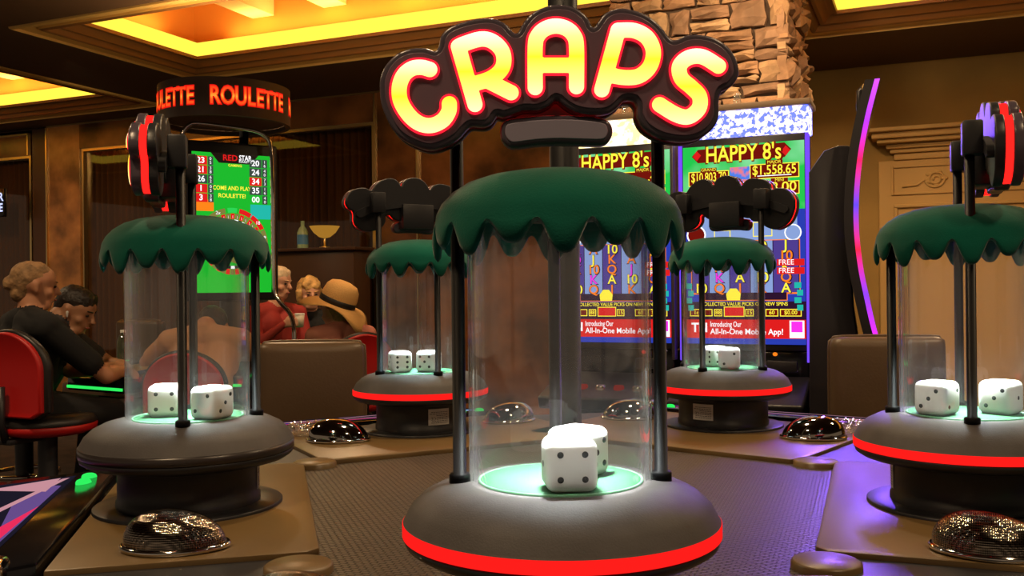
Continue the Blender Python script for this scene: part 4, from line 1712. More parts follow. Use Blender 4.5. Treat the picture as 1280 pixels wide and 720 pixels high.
# lit ring sign
RS = P(281, 132, 6.1)
rg = tag(empty('roulette_sign', (RS.x, RS.y, RS.z)), 'round brown overhead ring sign with red glowing ROULETTE lettering', 'sign')
mat('ring_brown', (0.13, 0.085, 0.06), 0.5)
RR, RH = 0.405, 0.115
MB().lathe([(RR - 0.03, -RH), (RR, -RH), (RR, RH), (RR - 0.03, RH), (RR - 0.03, -RH)], 96, smooth=False).build('ring_drum', M['ring_brown'], rg)
MB().lathe([(RR - 0.03, -RH + 0.03), (0.0001, -RH + 0.03)], 48).build('ring_underside', M['ring_brown'], rg)
MB().tube([(0.05, 0.25, 0.05), (0.05, 0.25, 0.746 - RS.z)], 0.03, 12).build('support_post', M['pole_black'], rg)
area('sign_uplight', (RS.x, RS.y, RS.z + 0.05), 0.3, 16, WARM, (0, 0, 1), spread=170)  # light added inside the ring to brighten the gold ceiling bands
emi_ramp('roulette_letters', [(0.0, (1.0, 0.03, 0.01)), (0.32, (1.0, 0.10, 0.01)), (0.5, (1.0, 0.30, 0.03)), (0.68, (1.0, 0.10, 0.01)), (1.0, (1.0, 0.03, 0.01))], 2, -0.06, 0.06, 1.3)
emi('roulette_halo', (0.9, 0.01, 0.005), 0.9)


def ring_text(body, off, rad, m, start, size, adv):
    x = start
    for ch in body:
        me = text_mesh(ch, size, off)
        xs = [v.co.x for v in me.vertices]
        wd = adv[ch]
        vs = []
        for v in me.vertices:
            a = -PI / 2 + (x + wd / 2 + v.co.x * 0.70) / RR
            vs.append((rad * math.cos(a), rad * math.sin(a), v.co.y))
        MB().add(vs, [tuple(p.vertices) for p in me.polygons]).build('letter' if rad > RR + 0.002 else 'letter_halo', m, rg)
        x += wd
    return x


adv = {'R': 0.070, 'O': 0.080, 'U': 0.072, 'L': 0.055, 'E': 0.059, 'T': 0.058}
tw = sum(adv[c] for c in 'ROULETTE')
for k in range(3):
    s0 = 0.025 + (k - 1) * (tw + 0.085)
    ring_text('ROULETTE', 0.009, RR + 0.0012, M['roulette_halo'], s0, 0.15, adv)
    ring_text('ROULETTE', 0.002, RR + 0.0028, M['roulette_letters'], s0, 0.15, adv)

# display on its chrome pipe frame
dp = P(290, 245, 5.95)
ds = tag(empty('roulette_display', (dp.x, dp.y, 0), R(34)), 'upright green roulette results screen in a chrome pipe frame', 'display')
DW, DH = 0.49, 0.86
DZ = P(287, 189, 5.95).z - DH / 2
bbox_obj('screen_housing', (-DW / 2 - 0.05, DW / 2 + 0.05, 0.0, 0.08, DZ - DH / 2 - 0.05, DZ + DH / 2 + 0.07), M['cabinet'], ds, 0.015, 3)
sc = Screen(ds, -0.001)
x0, x1, z0_, z1_ = -DW / 2, DW / 2, DZ - DH / 2, DZ + DH / 2
emi('r_green', (0.015, 0.55, 0.03), 0.9)
sc.quad('r_green', x0, x1, z0_, z1_, 1)
sc.quad('s_teal', x1 - 0.13, x1, z1_ - 0.40, z1_ - 0.31, 2)
sc.quad('s_orange', x0, x0 + 0.13, z1_ - 0.36, z1_ - 0.29, 2)
sc.poly('sign_rim', [(-0.13, z1_), (0.17, z1_), (0.12, z1_ - 0.06), (-0.08, z1_ - 0.06)], 2)
sc.text('s_red', 'RED', -0.01, z1_ - 0.028, 0.05, 3, 0.09, 0.02)
sc.text('s_white', 'STAR', 0.085, z1_ - 0.024, 0.045, 3, 0.08, 0.02)
sc.text('s_white', 'ROULETTE', 0.085, z1_ - 0.046, 0.02, 3, 0.08, 0.01)
sc.text('s_yellow', 'GAMING', 0.02, z1_ - 0.073, 0.022, 3, None, 0.01)
emi('r_grey', (0.06, 0.09, 0.07), 0.8)
for side, vals, cols_ in ((0, ['23', '21', '26', '1', '3'], 'rrgrr'), (1, ['20', '24', '34', '35', '00'], 'ggrgn')):
    for k in range(5):
        xa = x0 + 0.015 if side == 0 else x1 - 0.135
        zt = z1_ - 0.025 - k * 0.057
        sc.quad({'r': 's_red', 'g': 'r_grey', 'n': 'r_green'}[cols_[k]], xa, xa + 0.078, zt - 0.053, zt, 3)
        sc.text('s_white', vals[k], xa + 0.039, zt - 0.027, 0.05, 4, None, 0.02)
        sc.quad('r_grey', xa + 0.082, xa + 0.115, zt - 0.053, zt, 3)
        for j in range(2):
            sc.text('s_white', str((k * 3 + j * 5 + side) % 9), xa + 0.098, zt - 0.015 - j * 0.024, 0.026, 4)
sc.text('s_yellow', 'COME AND PLAY', 0.0, z1_ - 0.215, 0.036, 3, 0.24, 0.015)
sc.text('s_yellow', 'ROULETTE!', 0.0, z1_ - 0.262, 0.036, 3, 0.17, 0.015)
wc = (0.0, z1_ - 0.56)


def arc_seg(m, a0, a1, r0, r1, lv):
    n = 5
    pts = [(wc[0] + r0 * math.cos(R(a0 + (a1 - a0) * i / n)), wc[1] + r0 * math.sin(R(a0 + (a1 - a0) * i / n))) for i in range(n + 1)]
    pts += [(wc[0] + r1 * math.cos(R(a1 - (a1 - a0) * i / n)), wc[1] + r1 * math.sin(R(a1 - (a1 - a0) * i / n))) for i in range(n + 1)]
    sc.poly(m, pts, lv)


emi('r_tan', (0.28, 0.26, 0.06), 0.8)
for k, (a0, a1, m_) in enumerate([(0, 25, 'r_tan'), (27, 55, 's_red'), (57, 78, 's_red'), (82, 98, 's_green'), (102, 130, 'r_tan'), (132, 160, 'r_tan'), (162, 180, 'r_tan')]):
    arc_seg(m_, a0, a1, 0.195, 0.225, 3)
for k in range(38):
    a0 = k * 360 / 38
    arc_seg('s_red' if k % 2 else 'r_tan', a0, a0 + 8.2, 0.155, 0.19, 3)
    if k < 20:
        sc.text('s_white', '|', wc[0] + 0.17 * math.cos(R(a0 + 4)), wc[1] + 0.17 * math.sin(R(a0 + 4)), 0.02, 5)
    arc_seg('s_dark' if k % 2 else 's_white', a0, a0 + 9.5, 0.135, 0.153, 4)
arc_seg('r_tan', 0, 359.9, 0.0, 0.134, 3)
for a0, m_ in ((60, 's_orange'), (125, 's_green'), (150, 's_orange'), (25, 's_orange'), (-10, 's_orange'), (190, 's_orange')):
    arc_seg(m_, a0 - 7, a0 + 7, 0.03, 0.10, 4)
for a0, t_ in ((40, '18'), (115, '2x'), (145, '5x'), (12, '9')):
    sc.text('s_white', t_, wc[0] + 0.21 * math.cos(R(a0)), wc[1] + 0.21 * math.sin(R(a0)), 0.03, 5)
sc.done()
bbox_obj('display_post', (-0.06, 0.06, 0.03, 0.09, 0.746, DZ - DH / 2), M['cabinet'], ds, 0.01)
# chrome pipe arch
inv = ds.matrix_basis.inverted() if False else (Matrix.Rotation(-R(34), 4, 'Z') @ Matrix.Translation((-dp.x, -dp.y, 0)))
pp = [(368, 424, 6.1), (367, 404, 6.1), (362, 388, 6.05), (350, 374, 6.0), (343, 360, 6.0), (342, 330, 6.0), (341, 250, 6.0), (339, 185, 6.0), (333, 169, 6.0), (320, 161, 5.98), (290, 156, 5.95), (248, 151, 5.9), (235, 154, 5.88), (227, 166, 5.87), (224, 185, 5.86), (224, 260, 5.85), (225, 350, 5.85), (226, 440, 5.85)]
MB().tube(smooth_open([tuple(inv @ P(*q)) for q in pp], 5), 0.014, 10).build('pipe_frame', M['chrome'], ds)

# lit letters at the far left edge and added stand-ins for blurry shapes at the window
emi('el_letters', (0.55, 0.6, 1.0), 1.3)
lp = pe(2, 250, WB - 0.25)
ls = tag(empty('lit_letters', E1 * lp[0] + E2 * (WB - 0.25) + Vector((0, 0, lp[1])), TH), 'two white-blue lit letters on dark board at the far left edge', 'sign')
bbox_obj('board', (-0.25, 0.05, 0.0, 0.04, -0.16, 0.16), M['black_gloss'], ls, 0.005)
for t_, zz in (('R', 0.06), ('E', -0.06)):
    me = text_mesh(t_, 0.13, 0.004).copy()
    me.transform(Matrix.Translation((0.0, -0.002, zz)) @ Matrix.Rotation(PI / 2, 4, 'X'))
    link('letter', me, M['el_letters'], ls)
bp = pe(379, 305, WB - 0.5)
shelf_z = bp[1] - 0.02
sh = tag(empty('side_counter', E1 * (bp[0] + 0.12) + E2 * (WB - 0.5), TH), 'dark narrow side counter under the curtained window', 'counter')
bbox_obj('counter_top', (-0.55, 0.55, -0.15, 0.2, shelf_z - 0.03, shelf_z), M['dark_wood'], sh, 0.006)
bbox_obj('counter_body', (-0.5, 0.5, -0.1, 0.18, 0.0, shelf_z - 0.03), M['dark_wood'], sh, 0.006)
bt = tag(empty('bottle', E1 * bp[0] + E2 * (WB - 0.5) + Vector((0, 0, shelf_z))), 'pale green bottle with blue label on the counter by the window', 'bottle')
emi('bottle_lit', (0.12, 0.2, 0.1), 0.6)
mat('bottle_body', (0.35, 0.5, 0.3), 0.15)
mat('bottle_label', (0.08, 0.25, 0.5), 0.4)
MB().lathe([(0.0001, 0.0), (0.05, 0.0), (0.052, 0.01), (0.052, 0.15), (0.035, 0.19), (0.018, 0.21), (0.018, 0.26), (0.0001, 0.26)], 20).build('bottle_body', M['bottle_body'], bt)
MB().lathe([(0.0525, 0.04), (0.0525, 0.13)], 20).build('bottle_label', M['bottle_label'], bt)
lpp = pe(408, 291, WB - 0.5)
tl = tag(empty('table_lamp', E1 * lpp[0] + E2 * (WB - 0.52) + Vector((0, 0, shelf_z))), 'small amber glowing bowl lamp on the counter by the window', 'lamp')
emi('amber', (0.9, 0.42, 0.05), 0.4)  # added bowl glowing in place of a blurry amber shape
MB().lathe([(0.0001, 0.0), (0.05, 0.0), (0.05, 0.01), (0.012, 0.02), (0.012, 0.09)], 16).build('lamp_base', M['gold_trim'], tl)
MB().lathe([(0.012, 0.09), (0.05, 0.1), (0.10, 0.14), (0.14, 0.2), (0.137, 0.2), (0.095, 0.145), (0.012, 0.1)], 24).build('lamp_shade', M['amber'], tl)

# ================================================================== chairs
def leather_chair(x, y, rz, lab, wd=0.47):
    o = tag(empty('leather_chair', (x, y, 0), rz), lab, 'chair', 'brown leather player chairs')
    n = 12
    vs = []
    # padded back with slight curve: local -y is the front
    def pad(x0, x1, z0, z1, y0, th, bw, bulge):
        me = MB().box(x0, x1, y0, y0 + th, z0, z1).mesh()
        b = bmesh.new()
        b.from_mesh(me)
        bmesh.ops.bevel(b, geom=[e for e in b.edges], offset=bw, segments=4, affect='EDGES', profile=0.6)
        bmesh.ops.subdivide_edges(b, edges=[e for e in b.edges if e.calc_length() > 0.12], cuts=4, use_grid_fill=True)
        for v in b.verts:
            u_ = (v.co.x - (x0 + x1) / 2) / ((x1 - x0) / 2)
            w_ = (v.co.z - (z0 + z1) / 2) / ((z1 - z0) / 2)
            v.co.y += -bulge * (1 - u_ * u_) * (1 - w_ * w_) * (1 if v.co.y < y0 + th / 2 else 0.3)
        b.to_mesh(me)
        b.free()
        for p in me.polygons:
            p.use_smooth = True
        return me
    h = wd / 2
    link('backrest', pad(-h, h, 0.62, 1.0, 0.18, 0.09, 0.04, 0.015), M['leather'], o)
    # piping round the back
    pts = [(-h, 0.225, 0.62), (-h, 0.225, 0.95), (-h + 0.015, 0.225, 0.985), (-h + 0.05, 0.225, 1.001), (h - 0.05, 0.225, 1.001), (h - 0.015, 0.225, 0.985), (h, 0.225, 0.95), (h, 0.225, 0.62)]
    MB().tube(smooth_open(pts, 3), 0.006, 8).build('piping', M['leather'], o)
    me = pad(-h, h, -0.06, 0.06, -0.25, 0.45, 0.035, 0.0)
    me.transform(Matrix.Translation((0, 0, 0.54)))
    link('seat', me, M['leather'], o)
    bbox_obj('back_bracket', (-0.06, 0.06, 0.20, 0.23, 0.5, 0.66), M['black_plastic'], o, 0.005)
    MB().lathe([(0.0001, 0.0), (0.22, 0.0), (0.22, 0.015), (0.05, 0.04), (0.03, 0.06), (0.03, 0.48), (0.1, 0.49)], 28).build('pedestal', M['chrome'], o)


q = P(393, 470, 3.65)
leather_chair(q.x, q.y - 0.2, R(3), 'brown leather chair left of the straw hat, behind the rear left plate', 0.40)
q = P(1103, 460, 3.6)
leather_chair(q.x, q.y - 0.2, R(-6), 'brown leather chair at right, below the curved purple-rimmed machine', 0.42)


def red_stool(x, y, rz, lab, seat=0.56):
    """backrest on local -y side, sitter faces +y"""
    o = tag(empty('red_stool', (x, y, 0), rz), lab, 'chair', 'red and black round-backed stools')
    # back: rounded shield, red outer shell, black rim and inner pad
    def shield(sc_, y0, th, bev):
        pts = []
        for k in range(25):
            a = PI * k / 24
            pts.append((0.22 * sc_ * math.cos(a), 0.24 + 0.20 * sc_ * math.sin(a)))
        pts += [(-0.22 * sc_, 0.05), (-0.17 * sc_, 0.02 + 0.01 * (1 - sc_)), (0.17 * sc_, 0.02 + 0.01 * (1 - sc_)), (0.22 * sc_, 0.05)]
        me = curve_mesh([pts], th, bev, 3)
        me.transform(Matrix.Translation((0, y0, seat + 0.03)) @ Matrix.Rotation(PI / 2, 4, 'X'))
        for v in me.vertices:
            v.co.y += (v.co.x ** 2) * 0.9
        for p in me.polygons:
            p.use_smooth = True
        me.set_sharp_from_angle(angle=R(40))
        return me
    link('back_shell', shield(0.93, -0.235, 0.03, 0.01), M['red_vinyl'], o)
    link('back_rim', shield(1.0, -0.208, 0.04, 0.015), M['black_vinyl'], o)
    link('back_pad', shield(0.92, -0.18, 0.03, 0.012), M['black_vinyl'], o)
    MB().lathe([(0.0001, seat - 0.05), (0.18, seat - 0.05), (0.225, seat - 0.03), (0.228, seat - 0.005), (0.222, seat)], 40).build('seat_shell', M['red_vinyl'], o)
    MB().lathe([(0.223, seat), (0.226, seat + 0.012), (0.21, seat + 0.04), (0.15, seat + 0.052), (0.0001, seat + 0.055)], 40).build('seat_cushion', M['black_vinyl'], o)
    bbox_obj('back_bracket', (-0.04, 0.04, -0.24, -0.05, seat - 0.075, seat - 0.052), M['black_plastic'], o, 0.004)
    MB().tube([(0, -0.232, seat - 0.06), (0, -0.255, seat + 0.02), (0, -0.255, seat + 0.2)], 0.018, 8).build('back_stem', M['black_plastic'], o)
    MB().lathe([(0.0001, 0.0), (0.23, 0.0), (0.23, 0.012), (0.06, 0.035), (0.045, 0.05), (0.045, seat - 0.05)], 32).build('pedestal', M['black_plastic'], o)
    MB().tube([(0.17 * math.cos(2 * PI * k / 24), 0.17 * math.sin(2 * PI * k / 24), 0.24) for k in range(24)], 0.012, 8, closed=True).build('foot_ring', M['chrome'], o)
    for s in (-1, 1):
        MB().tube([(s * 0.04, 0, 0.24), (s * 0.16, 0, 0.24)], 0.01, 8).build('ring_arm', M['chrome'], o)


def facing(x, y, tx_, ty_):
    return math.atan2(ty_ - y, tx_ - x) - PI / 2


S1 = (-2.31, 4.72)
S2 = (-2.62, 5.14)
S3 = (-1.70, 5.12)
S4 = (-1.10, 6.38)
S5 = (-1.83, 7.3)
S6 = (-1.63, 7.75)
red_stool(S1[0] + 0.02, S1[1], R(-24), 'red and black stool under the black-shirted player at far left')
red_stool(*S3, facing(*S3, RX, RY), 'red-backed stool of the tan-shirted player, seen through the left acrylic tube', 0.43)
red_stool(S4[0] + 0.05, S4[1] - 0.05, R(28), 'red-backed stool right of the player with the straw hat', 0.46)
red_stool(*S2, facing(*S2, RX, RY), 'red and black stool under the player leaning on folded arms')
red_stool(*S5, facing(*S5, RX, RY), 'stool under the white-haired player in the red jacket')
red_stool(*S6, R(150), 'stool under the blonde woman in black')
bz = P(146, 425, 6.7)
leather_chair(bz.x, bz.y - 0.05, R(-30), 'dark chair back behind the roulette station, right of the leaning player', 0.46)

# ================================================================== people
for n_, c_ in (('skin_a', (0.52, 0.24, 0.13)), ('skin_b', (0.45, 0.22, 0.12)), ('skin_c', (0.58, 0.30, 0.19))):
    mat(n_, c_, 0.5)
mat('black_cloth', (0.008, 0.008, 0.009), 0.9)
mat('charcoal_cloth', (0.035, 0.035, 0.04), 0.9)
mat('tan_cloth', (0.55, 0.28, 0.14), 0.9)
mat('red_cloth', (0.32, 0.025, 0.02), 0.75)
mat('pink_cloth', (0.40, 0.14, 0.10), 0.9)
mat('jeans', (0.03, 0.035, 0.05), 0.9)
mat('grey_cloth', (0.22, 0.2, 0.17), 0.9)
mat('hair_blond_grey', (0.30, 0.17, 0.075), 0.7, bump=0.8, bscale=45, var=0.35, vscale=30)
mat('hair_dark', (0.02, 0.012, 0.008), 0.5, bump=0.8, bscale=45, var=0.3, vscale=30)
mat('hair_white', (0.55, 0.42, 0.27), 0.75, bump=0.7, bscale=45, var=0.2, vscale=30)
mat('hair_blonde', (0.60, 0.36, 0.12), 0.65, bump=0.9, bscale=40, var=0.3, vscale=25)
mat('straw', (0.62, 0.36, 0.12), 0.8, bump=0.5, bscale=160)
mat('hat_band', (0.008, 0.006, 0.006), 0.6)
mat('eye', (0.03, 0.02, 0.015), 0.2)
mat('lip', (0.35, 0.10, 0.08), 0.5)
mat('white_plastic', (0.8, 0.8, 0.78), 0.3)
mat('paper_cup', (0.75, 0.66, 0.52), 0.6)


def blob(bones, voxel=0.012, smooth=6):
    """one continuous skin grown around tapered bones"""
    mb = MB()
    for b in bones:
        mb.capsule(b[0], b[1], b[2], b[3])
    ob = mb.build('tmp', None)
    md = ob.modifiers.new('r', 'REMESH')
    md.mode = 'VOXEL'
    md.voxel_size = voxel
    sm = ob.modifiers.new('s', 'SMOOTH')
    sm.factor = 0.5
    sm.iterations = smooth
    bpy.context.view_layer.update()
    me = eval_mesh(ob)
    old = ob.data
    bpy.data.objects.remove(ob)
    bpy.data.meshes.remove(old)
    for p in me.polygons:
        p.use_smooth = True
    return me


def paint(me, bones, mats):
    names = []
    for b in bones:
        if b[4] not in names:
            names.append(b[4])
    for n in names:
        me.materials.append(M[mats[n]])
    co = np.empty(len(me.polygons) * 3)
    me.polygons.foreach_get('center', co)
    co = co.reshape(-1, 3)
    best = np.full(len(co), 1e9)
    idx = np.zeros(len(co), int)
    for b in bones:
        a = np.array(b[0])
        c = np.array(b[2])
        d = c - a
        L = max(d @ d, 1e-9)
        t = np.clip((co - a) @ d / L, 0, 1)
        dist = np.linalg.norm(co - (a + t[:, None] * d), axis=1) - (b[1] + (b[3] - b[1]) * t)
        k = dist < best
        best[k] = dist[k]
        idx[k] = names.index(b[4])
    me.polygons.foreach_set('material_index', idx.astype(np.int32))


def V3(*a):
    return Vector(a)


def hand(bones, wrist, dirv, palmn, side, curl=0.5):
    """palm and five separate fingers; dirv = towards fingertips, palmn = palm normal"""
    d = Vector(dirv).normalized()
    n = Vector(palmn)
    n = (n - d * n.dot(d)).normalized()
    s = d.cross(n) * side
    w = Vector(wrist)
    for k in (-1, 0, 1):
        bones.append((w + s * 0.012 * k, 0.017, w + d * 0.075 + s * 0.022 * k, 0.014, 'skin'))
    for k, ln in zip((-1.5, -0.5, 0.5, 1.5), (0.058, 0.072, 0.078, 0.070)):
        b0 = w + d * 0.082 + s * 0.0195 * k
        b1 = b0 + (d * (1 - curl * 0.5) + n * curl * 0.8).normalized() * ln * 0.5
        b2 = b1 + (d * (1 - curl * 1.3) + n * curl * 1.5).normalized() * ln * 0.5
        bones.append((b0, 0.0095, b1, 0.0085, 'skin'))
        bones.append((b1, 0.0085, b2, 0.0075, 'skin'))
    t0 = w + d * 0.03 + s * 0.032
    t1 = t0 + (d * 0.7 + s * 0.7 + n * 0.3).normalized() * 0.035
    t2 = t1 + (d * 0.9 + s * 0.1 + n * 0.6).normalized() * 0.028
    bones.append((t0, 0.012, t1, 0.0105, 'skin'))
    bones.append((t1, 0.0105, t2, 0.009, 'skin'))


def person(loc, rz, lab, mats, hair, head=(0, 0.03, 0.73), yaw=0, pitch=0, lean=0.06, sw=0.185, bulk=1.0, arms=None, cx=0.0,
           sleeve='short', group=None, extra_hair=None, seat=0.60, neck_lean=0.0):
    o = tag(empty('person', (loc[0], loc[1], 0), rz), lab, 'person', group)
    Z = seat
    B = []
    lx = cx
    ch = V3(lx, lean, Z + 0.40)
    wa = V3(lx * 0.5, lean * 0.4, Z + 0.2)
    for s in (-1, 1):
        B.append((V3(s * 0.085, 0, Z + 0.09), 0.105 * bulk, wa + V3(s * 0.07, 0, 0), 0.095 * bulk, 'shirt'))
        B.append((wa + V3(s * 0.07, 0, 0), 0.098 * bulk, ch + V3(s * 0.085, 0, 0), 0.105 * bulk, 'shirt'))
        B.append((ch + V3(s * 0.06, -0.01, 0.09), 0.07 * bulk, ch + V3(s * sw, 0, 0.075), 0.062 * bulk, 'shirt'))
        # legs
        B.append((V3(s * 0.10, 0.02, Z + 0.06), 0.095 * bulk, V3(s * 0.13, 0.42, Z + 0.03), 0.065, 'pants'))
        B.append((V3(s * 0.13, 0.42, Z + 0.03), 0.062, V3(s * 0.13, 0.36, 0.12), 0.045, 'pants'))
        B.append((V3(s * 0.13, 0.34, 0.05), 0.042, V3(s * 0.14, 0.50, 0.04), 0.035, 'shoe'))
    # neck and head
    H = V3(head[0], head[1] + lean, Z + head[2])
    nk = ch + V3(0, 0.0, 0.12)
    B.append((nk, 0.062, nk + V3(0, 0, 0.02), 0.058, 'shirt'))
    hm = Matrix.Translation(H) @ Matrix.Rotation(yaw, 4, 'Z') @ Matrix.Rotation(pitch, 4, 'X')
    hp = lambda x, y, z: hm @ V3(x, y, z)
    B.append((nk + V3(0, 0.01, 0.035), 0.056, hp(0, -0.025, -0.06), 0.054, 'skin'))
    B.append((hp(0, -0.03, 0.035), 0.083, hp(0, 0.018, 0.04), 0.078, 'skin'))
    B.append((hp(0, 0.02, -0.01), 0.068, hp(0, 0.035, -0.045), 0.056, 'skin'))
    B.append((hp(-0.02, 0.05, -0.08), 0.032, hp(0.02, 0.05, -0.08), 0.032, 'skin'))
    B.append((hp(-0.03, 0.075, 0.035), 0.018, hp(0.03, 0.075, 0.035), 0.018, 'skin'))
    B.append((hp(0, 0.094, 0.018), 0.010, hp(0, 0.113, -0.018), 0.0145, 'skin'))
    B.append((hp(-0.012, 0.088, -0.052), 0.011, hp(0.012, 0.088, -0.052), 0.011, 'skin'))
    for s in (-1, 1):
        B.append((hp(s * 0.079, -0.012, 0.018), 0.017, hp(s * 0.076, -0.006, -0.022), 0.012, 'skin'))
        B.append((hp(s * 0.045, 0.055, -0.02), 0.026, hp(s * 0.045, 0.055, -0.02), 0.026, 'skin'))
    # arms: list per side of (elbow, wrist, hand dir, palm normal) in local space
    arms = arms or {}
    for s in (-1, 1):
        sh = ch + V3(s * sw, 0, 0.07)
        el, wr, hd_, pn, cu = arms.get(s, (V3(s * (sw + 0.07), lean + 0.10, Z + 0.22), V3(s * 0.12, lean + 0.34, Z + 0.19), (0, 1, 0), (0, 0, -1), 0.4))
        el = Vector(el)
        wr = Vector(wr)
        mid = sh.lerp(el, 0.72)
        B.append((sh, 0.058 * bulk, mid, 0.053 * bulk, 'shirt'))
        B.append((mid, 0.050 if sleeve == 'long' else 0.043, el, 0.043, 'shirt' if sleeve == 'long' else 'skin'))
        B.append((el, 0.043, wr, 0.028, 'shirt' if sleeve == 'long' else 'skin'))
        B.append((wr.lerp(el, 0.06), 0.028, wr, 0.026, 'skin'))
        hand(B, wr, hd_, pn, s, cu)
    me = blob(B, 0.0095, 4)
    paint(me, B, mats)
    link('body', me, None, o)
    # hair, eyes, mouth
    HB = []
    kind, hmname = hair
    if kind == 'short':
        HB = [(hp(0, -0.036, 0.052), 0.088, hp(0, 0.010, 0.062), 0.079), (hp(0, -0.055, 0.01), 0.078, hp(0, -0.06, -0.02), 0.062), (hp(-0.03, 0.045, 0.092), 0.03, hp(0.03, 0.045, 0.092), 0.03)]
    elif kind == 'bun':
        HB = [(hp(0, -0.034, 0.047), 0.087, hp(0, 0.000, 0.055), 0.078), (hp(0, -0.052, 0.01), 0.077, hp(0, -0.06, -0.03), 0.052), (hp(0, -0.118, 0.005), 0.03, hp(0, -0.122, 0.02), 0.027)]
    elif kind == 'full':
        HB = [(hp(0, -0.03, 0.06), 0.098, hp(0, 0.012, 0.075), 0.085), (hp(0, -0.05, 0.0), 0.095, hp(0, -0.05, -0.03), 0.082), (hp(-0.075, 0.01, 0.03), 0.035, hp(-0.08, -0.01, -0.03), 0.028),
              (hp(0.075, 0.01, 0.03), 0.035, hp(0.08, -0.01, -0.03), 0.028), (hp(-0.04, 0.055, 0.09), 0.035, hp(0.04, 0.055, 0.09), 0.035)]
    if HB:
        hme = blob([b + ('h',) for b in HB], 0.009, 3)
        rr = Vector((3.1, 1.7, 0.4))
        for v in hme.vertices:
            v.co += v.normal * (noise.noise(v.co * 26 + rr) * (0.012 if kind == 'full' else 0.004) + noise.noise(v.co * 70) * 0.002)
        link('hair', hme, M[hmname], o)
    for s in (-1, 1):
        c = hp(s * 0.031, 0.083, 0.012)
        MB().sphere(c, 0.011, 0.009, 0.007, 10, 8).build('eye', M['eye'], o)
        MB().capsule(hp(s * 0.016, 0.097, 0.036), 0.004, hp(s * 0.048, 0.084, 0.038), 0.003, 8).build('eyebrow', M[hmname] if hmname else M['hair_dark'], o)
    MB().capsule(hp(-0.017, 0.098, -0.054), 0.0045, hp(0.017, 0.098, -0.054), 0.0045, 8).build('mouth', M['lip'], o)
    o['hm'] = 0
    del o['hm']
    return o, hm, H


f1 = facing(*S1, -1.75, 5.6)
# black T-shirt, fair hair in a bun, elbow on the table
person((S1[0] - 0.13, S1[1]), R(-44), 'person in a black T-shirt with fair hair sitting at far left, seen from behind', {'shirt': 'black_cloth', 'pants': 'black_cloth', 'shoe': 'black_vinyl', 'skin': 'skin_a'},
       ('bun', 'hair_blond_grey'), head=(0, 0.03, 0.665), yaw=R(-8), pitch=R(-6), lean=0.06, bulk=1.2, sw=0.215, seat=0.56,
       arms={1: (V3(0.24, 0.34, 0.78), V3(0.05, 0.52, 0.785), (-0.8, 0.5, 0), (0, 0, -1), 0.4), -1: (V3(-0.26, 0.36, 0.78), V3(-0.02, 0.50, 0.785), (0.8, 0.4, 0), (0, 0, -1), 0.4)})
_, hm2, H2 = person(S2, R(-72), 'dark-haired person in a charcoal T-shirt leaning on folded arms at the roulette station', {'shirt': 'charcoal_cloth', 'pants': 'jeans', 'shoe': 'black_vinyl', 'skin': 'skin_b'},
       ('short', 'hair_dark'), head=(0, 0.09, 0.575), yaw=R(-22), pitch=R(-24), lean=0.17, bulk=1.0, seat=0.52,
       arms={1: (V3(0.25, 0.40, 0.79), V3(0.0, 0.46, 0.79), (-1, 0.1, 0), (0, 0, -1), 0.3), -1: (V3(-0.25, 0.40, 0.79), V3(0.02, 0.50, 0.80), (1, 0.1, 0), (0, 0, -1), 0.3)})
eb = MB().capsule(hm2 @ V3(0.085, -0.002, 0.0), 0.007, hm2 @ V3(0.083, 0.006, -0.024), 0.004, 8).build('earbud', M['white_plastic'])
eb.location = (S2[0], S2[1], 0)
eb.rotation_euler = (0, 0, R(-72))
tag(eb, 'white wireless earbud in the ear of the dark-haired player', 'earbud')
person(S3, facing(*S3, RX, RY), 'person in a tan shirt hunched forward, back seen through the left acrylic tube', {'shirt': 'tan_cloth', 'pants': 'jeans', 'shoe': 'black_vinyl', 'skin': 'skin_a'},
       ('short', 'hair_dark'), head=(0, 0.16, 0.52), yaw=R(0), pitch=R(-30), lean=0.24, bulk=1.08, sw=0.195, seat=0.45,
       arms={1: (V3(0.29, 0.42, 0.80), V3(0.12, 0.55, 0.80), (-0.4, 0.9, 0), (0, 0, -1), 0.4), -1: (V3(-0.36, 0.36, 0.80), V3(-0.16, 0.56, 0.80), (0.4, 0.9, 0), (0, 0, -1), 0.4)})
_, hm4, H4 = person(S4, R(28), 'person in a pink top and wide straw hat, seen from behind', {'shirt': 'pink_cloth', 'pants': 'jeans', 'shoe': 'black_vinyl', 'skin': 'skin_c'},
       ('short', 'hair_blond_grey'), head=(-0.02, 0.06, 0.62), yaw=R(20), pitch=R(-6), lean=0.12, seat=0.42, sleeve='long', bulk=1.05)
# red jacket, white hair, paper cup
arm5 = {1: (V3(0.25, 0.14, 0.80), V3(0.10, 0.27, 0.955), (-0.25, 0.95, 0.15), (-1, -0.1, 0), 0.62), -1: (V3(-0.25, 0.12, 0.74), V3(-0.14, 0.30, 0.72), (0, 1, 0), (0, 0, -1), 0.4)}
f5 = R(-128)
person(S5, f5, 'white-haired person in a red jacket holding a paper cup', {'shirt': 'red_cloth', 'pants': 'jeans', 'shoe': 'black_vinyl', 'skin': 'skin_c'},
       ('short', 'hair_white'), head=(0, 0.03, 0.70), yaw=R(20), pitch=R(-8), lean=0.05, bulk=1.12, sw=0.215, seat=0.55, sleeve='long', arms=arm5)
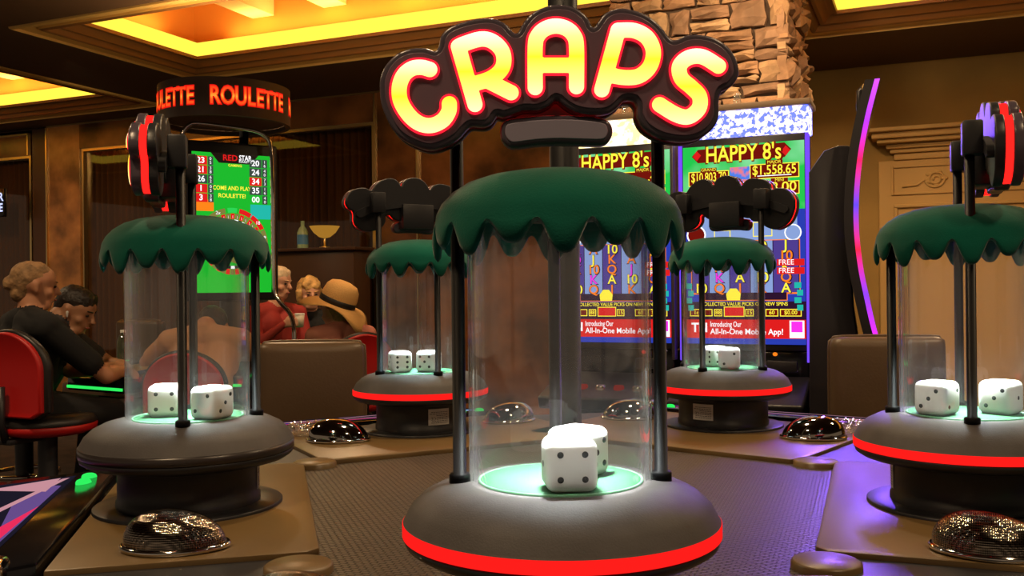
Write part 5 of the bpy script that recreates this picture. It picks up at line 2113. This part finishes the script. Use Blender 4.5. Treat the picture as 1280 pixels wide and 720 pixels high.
# grey shirt front showing between the jacket edges is a child of the jacket wearer
person(S6, R(190), 'blonde person in a black top with hands folded in front', {'shirt': 'black_cloth', 'pants': 'black_cloth', 'shoe': 'black_vinyl', 'skin': 'skin_c'},
       ('full', 'hair_blonde'), head=(0, 0.03, 0.66), yaw=R(15), pitch=R(-4), lean=0.05, bulk=0.98, seat=0.50,
       arms={1: (V3(0.24, 0.12, 0.74), V3(0.04, 0.30, 0.80), (-0.9, 0.3, 0.1), (0, -1, 0), 0.5), -1: (V3(-0.24, 0.12, 0.74), V3(-0.02, 0.31, 0.82), (0.9, 0.3, 0.1), (0, -1, 0), 0.5)})
# straw hat
hat = tag(empty('straw_hat', (0, 0, 0)), 'wide-brimmed straw sun hat with black band', 'hat')
hp4 = Matrix.Translation((S4[0], S4[1], 0)) @ Matrix.Rotation(R(28), 4, 'Z') @ hm4
hat.matrix_world = hp4 @ Matrix.Translation((0, -0.02, 0.06)) @ Matrix.Rotation(R(26), 4, 'X') @ Matrix.Rotation(R(12), 4, 'Y') @ Matrix.Scale(1.2, 4)
n = 64
vs = []
fs = []
prof = [(0.098, 0.0), (0.12, -0.004), (0.15, -0.006), (0.18, -0.008), (0.205, -0.012), (0.208, -0.010), (0.18, -0.004), (0.15, -0.001), (0.12, 0.001), (0.1, 0.006)]
for i in range(n):
    a = 2 * PI * i / n
    for r, z in prof:
        t = (r - 0.1) / 0.105
        wv = 0.035 * math.sin(2 * a + 0.6) + 0.02 * math.sin(3 * a + 2.0) - 0.035
        vs.append((r * math.cos(a), r * math.sin(a) * 1.04, z + wv * t * t))
m_ = len(prof)
for i in range(n):
    j = (i + 1) % n
    for k in range(m_ - 1):
        fs.append((i * m_ + k, j * m_ + k, j * m_ + k + 1, i * m_ + k + 1))
MB().add(vs, fs, True).build('brim', M['straw'], hat)
MB().lathe([(0.101, 0.0), (0.104, 0.02), (0.103, 0.06), (0.095, 0.10), (0.075, 0.125), (0.04, 0.137), (0.0001, 0.14)], 40).build('crown', M['straw'], hat)
MB().lathe([(0.103, 0.004), (0.1065, 0.006), (0.1065, 0.036), (0.103, 0.038)], 40).build('hat_band', M['hat_band'], hat)
# paper cup in the red-jacketed person's hand
wm = Matrix.Translation((S5[0], S5[1], 0)) @ Matrix.Rotation(f5, 4, 'Z')
wc_ = wm @ (V3(0.10, 0.27, 0.955) + V3(-0.25, 0.95, 0.15).normalized() * 0.095 + V3(-0.048, 0, -0.04))
cup = tag(empty('paper_cup', wc_), 'pale paper cup held by the person in the red jacket', 'cup')
MB().lathe([(0.0001, 0.0), (0.027, 0.0), (0.036, 0.095), (0.034, 0.095), (0.026, 0.004), (0.0001, 0.004)], 24).build('cup_wall', M['paper_cup'], cup)
MB().lathe([(0.0375, 0.092), (0.0375, 0.10), (0.034, 0.103), (0.0001, 0.103)], 24).build('cup_lid', M['white_plastic'], cup)
# clear bottle on the left station
bp_ = P(154, 445, 5.35)
cbt = tag(empty('clear_bottle', (bp_.x, bp_.y, bp_.z)), 'small clear plastic bottle beside the left acrylic tube', 'bottle')
MB().lathe([(0.0001, 0.0), (0.03, 0.0), (0.032, 0.01), (0.032, 0.09), (0.025, 0.12), (0.013, 0.135), (0.013, 0.15)], 20).build('bottle_body', M['bottle_glass'], cbt)
MB().lathe([(0.015, 0.145), (0.015, 0.16), (0.0001, 0.161)], 16).build('bottle_cap', M['white_plastic'], cbt)
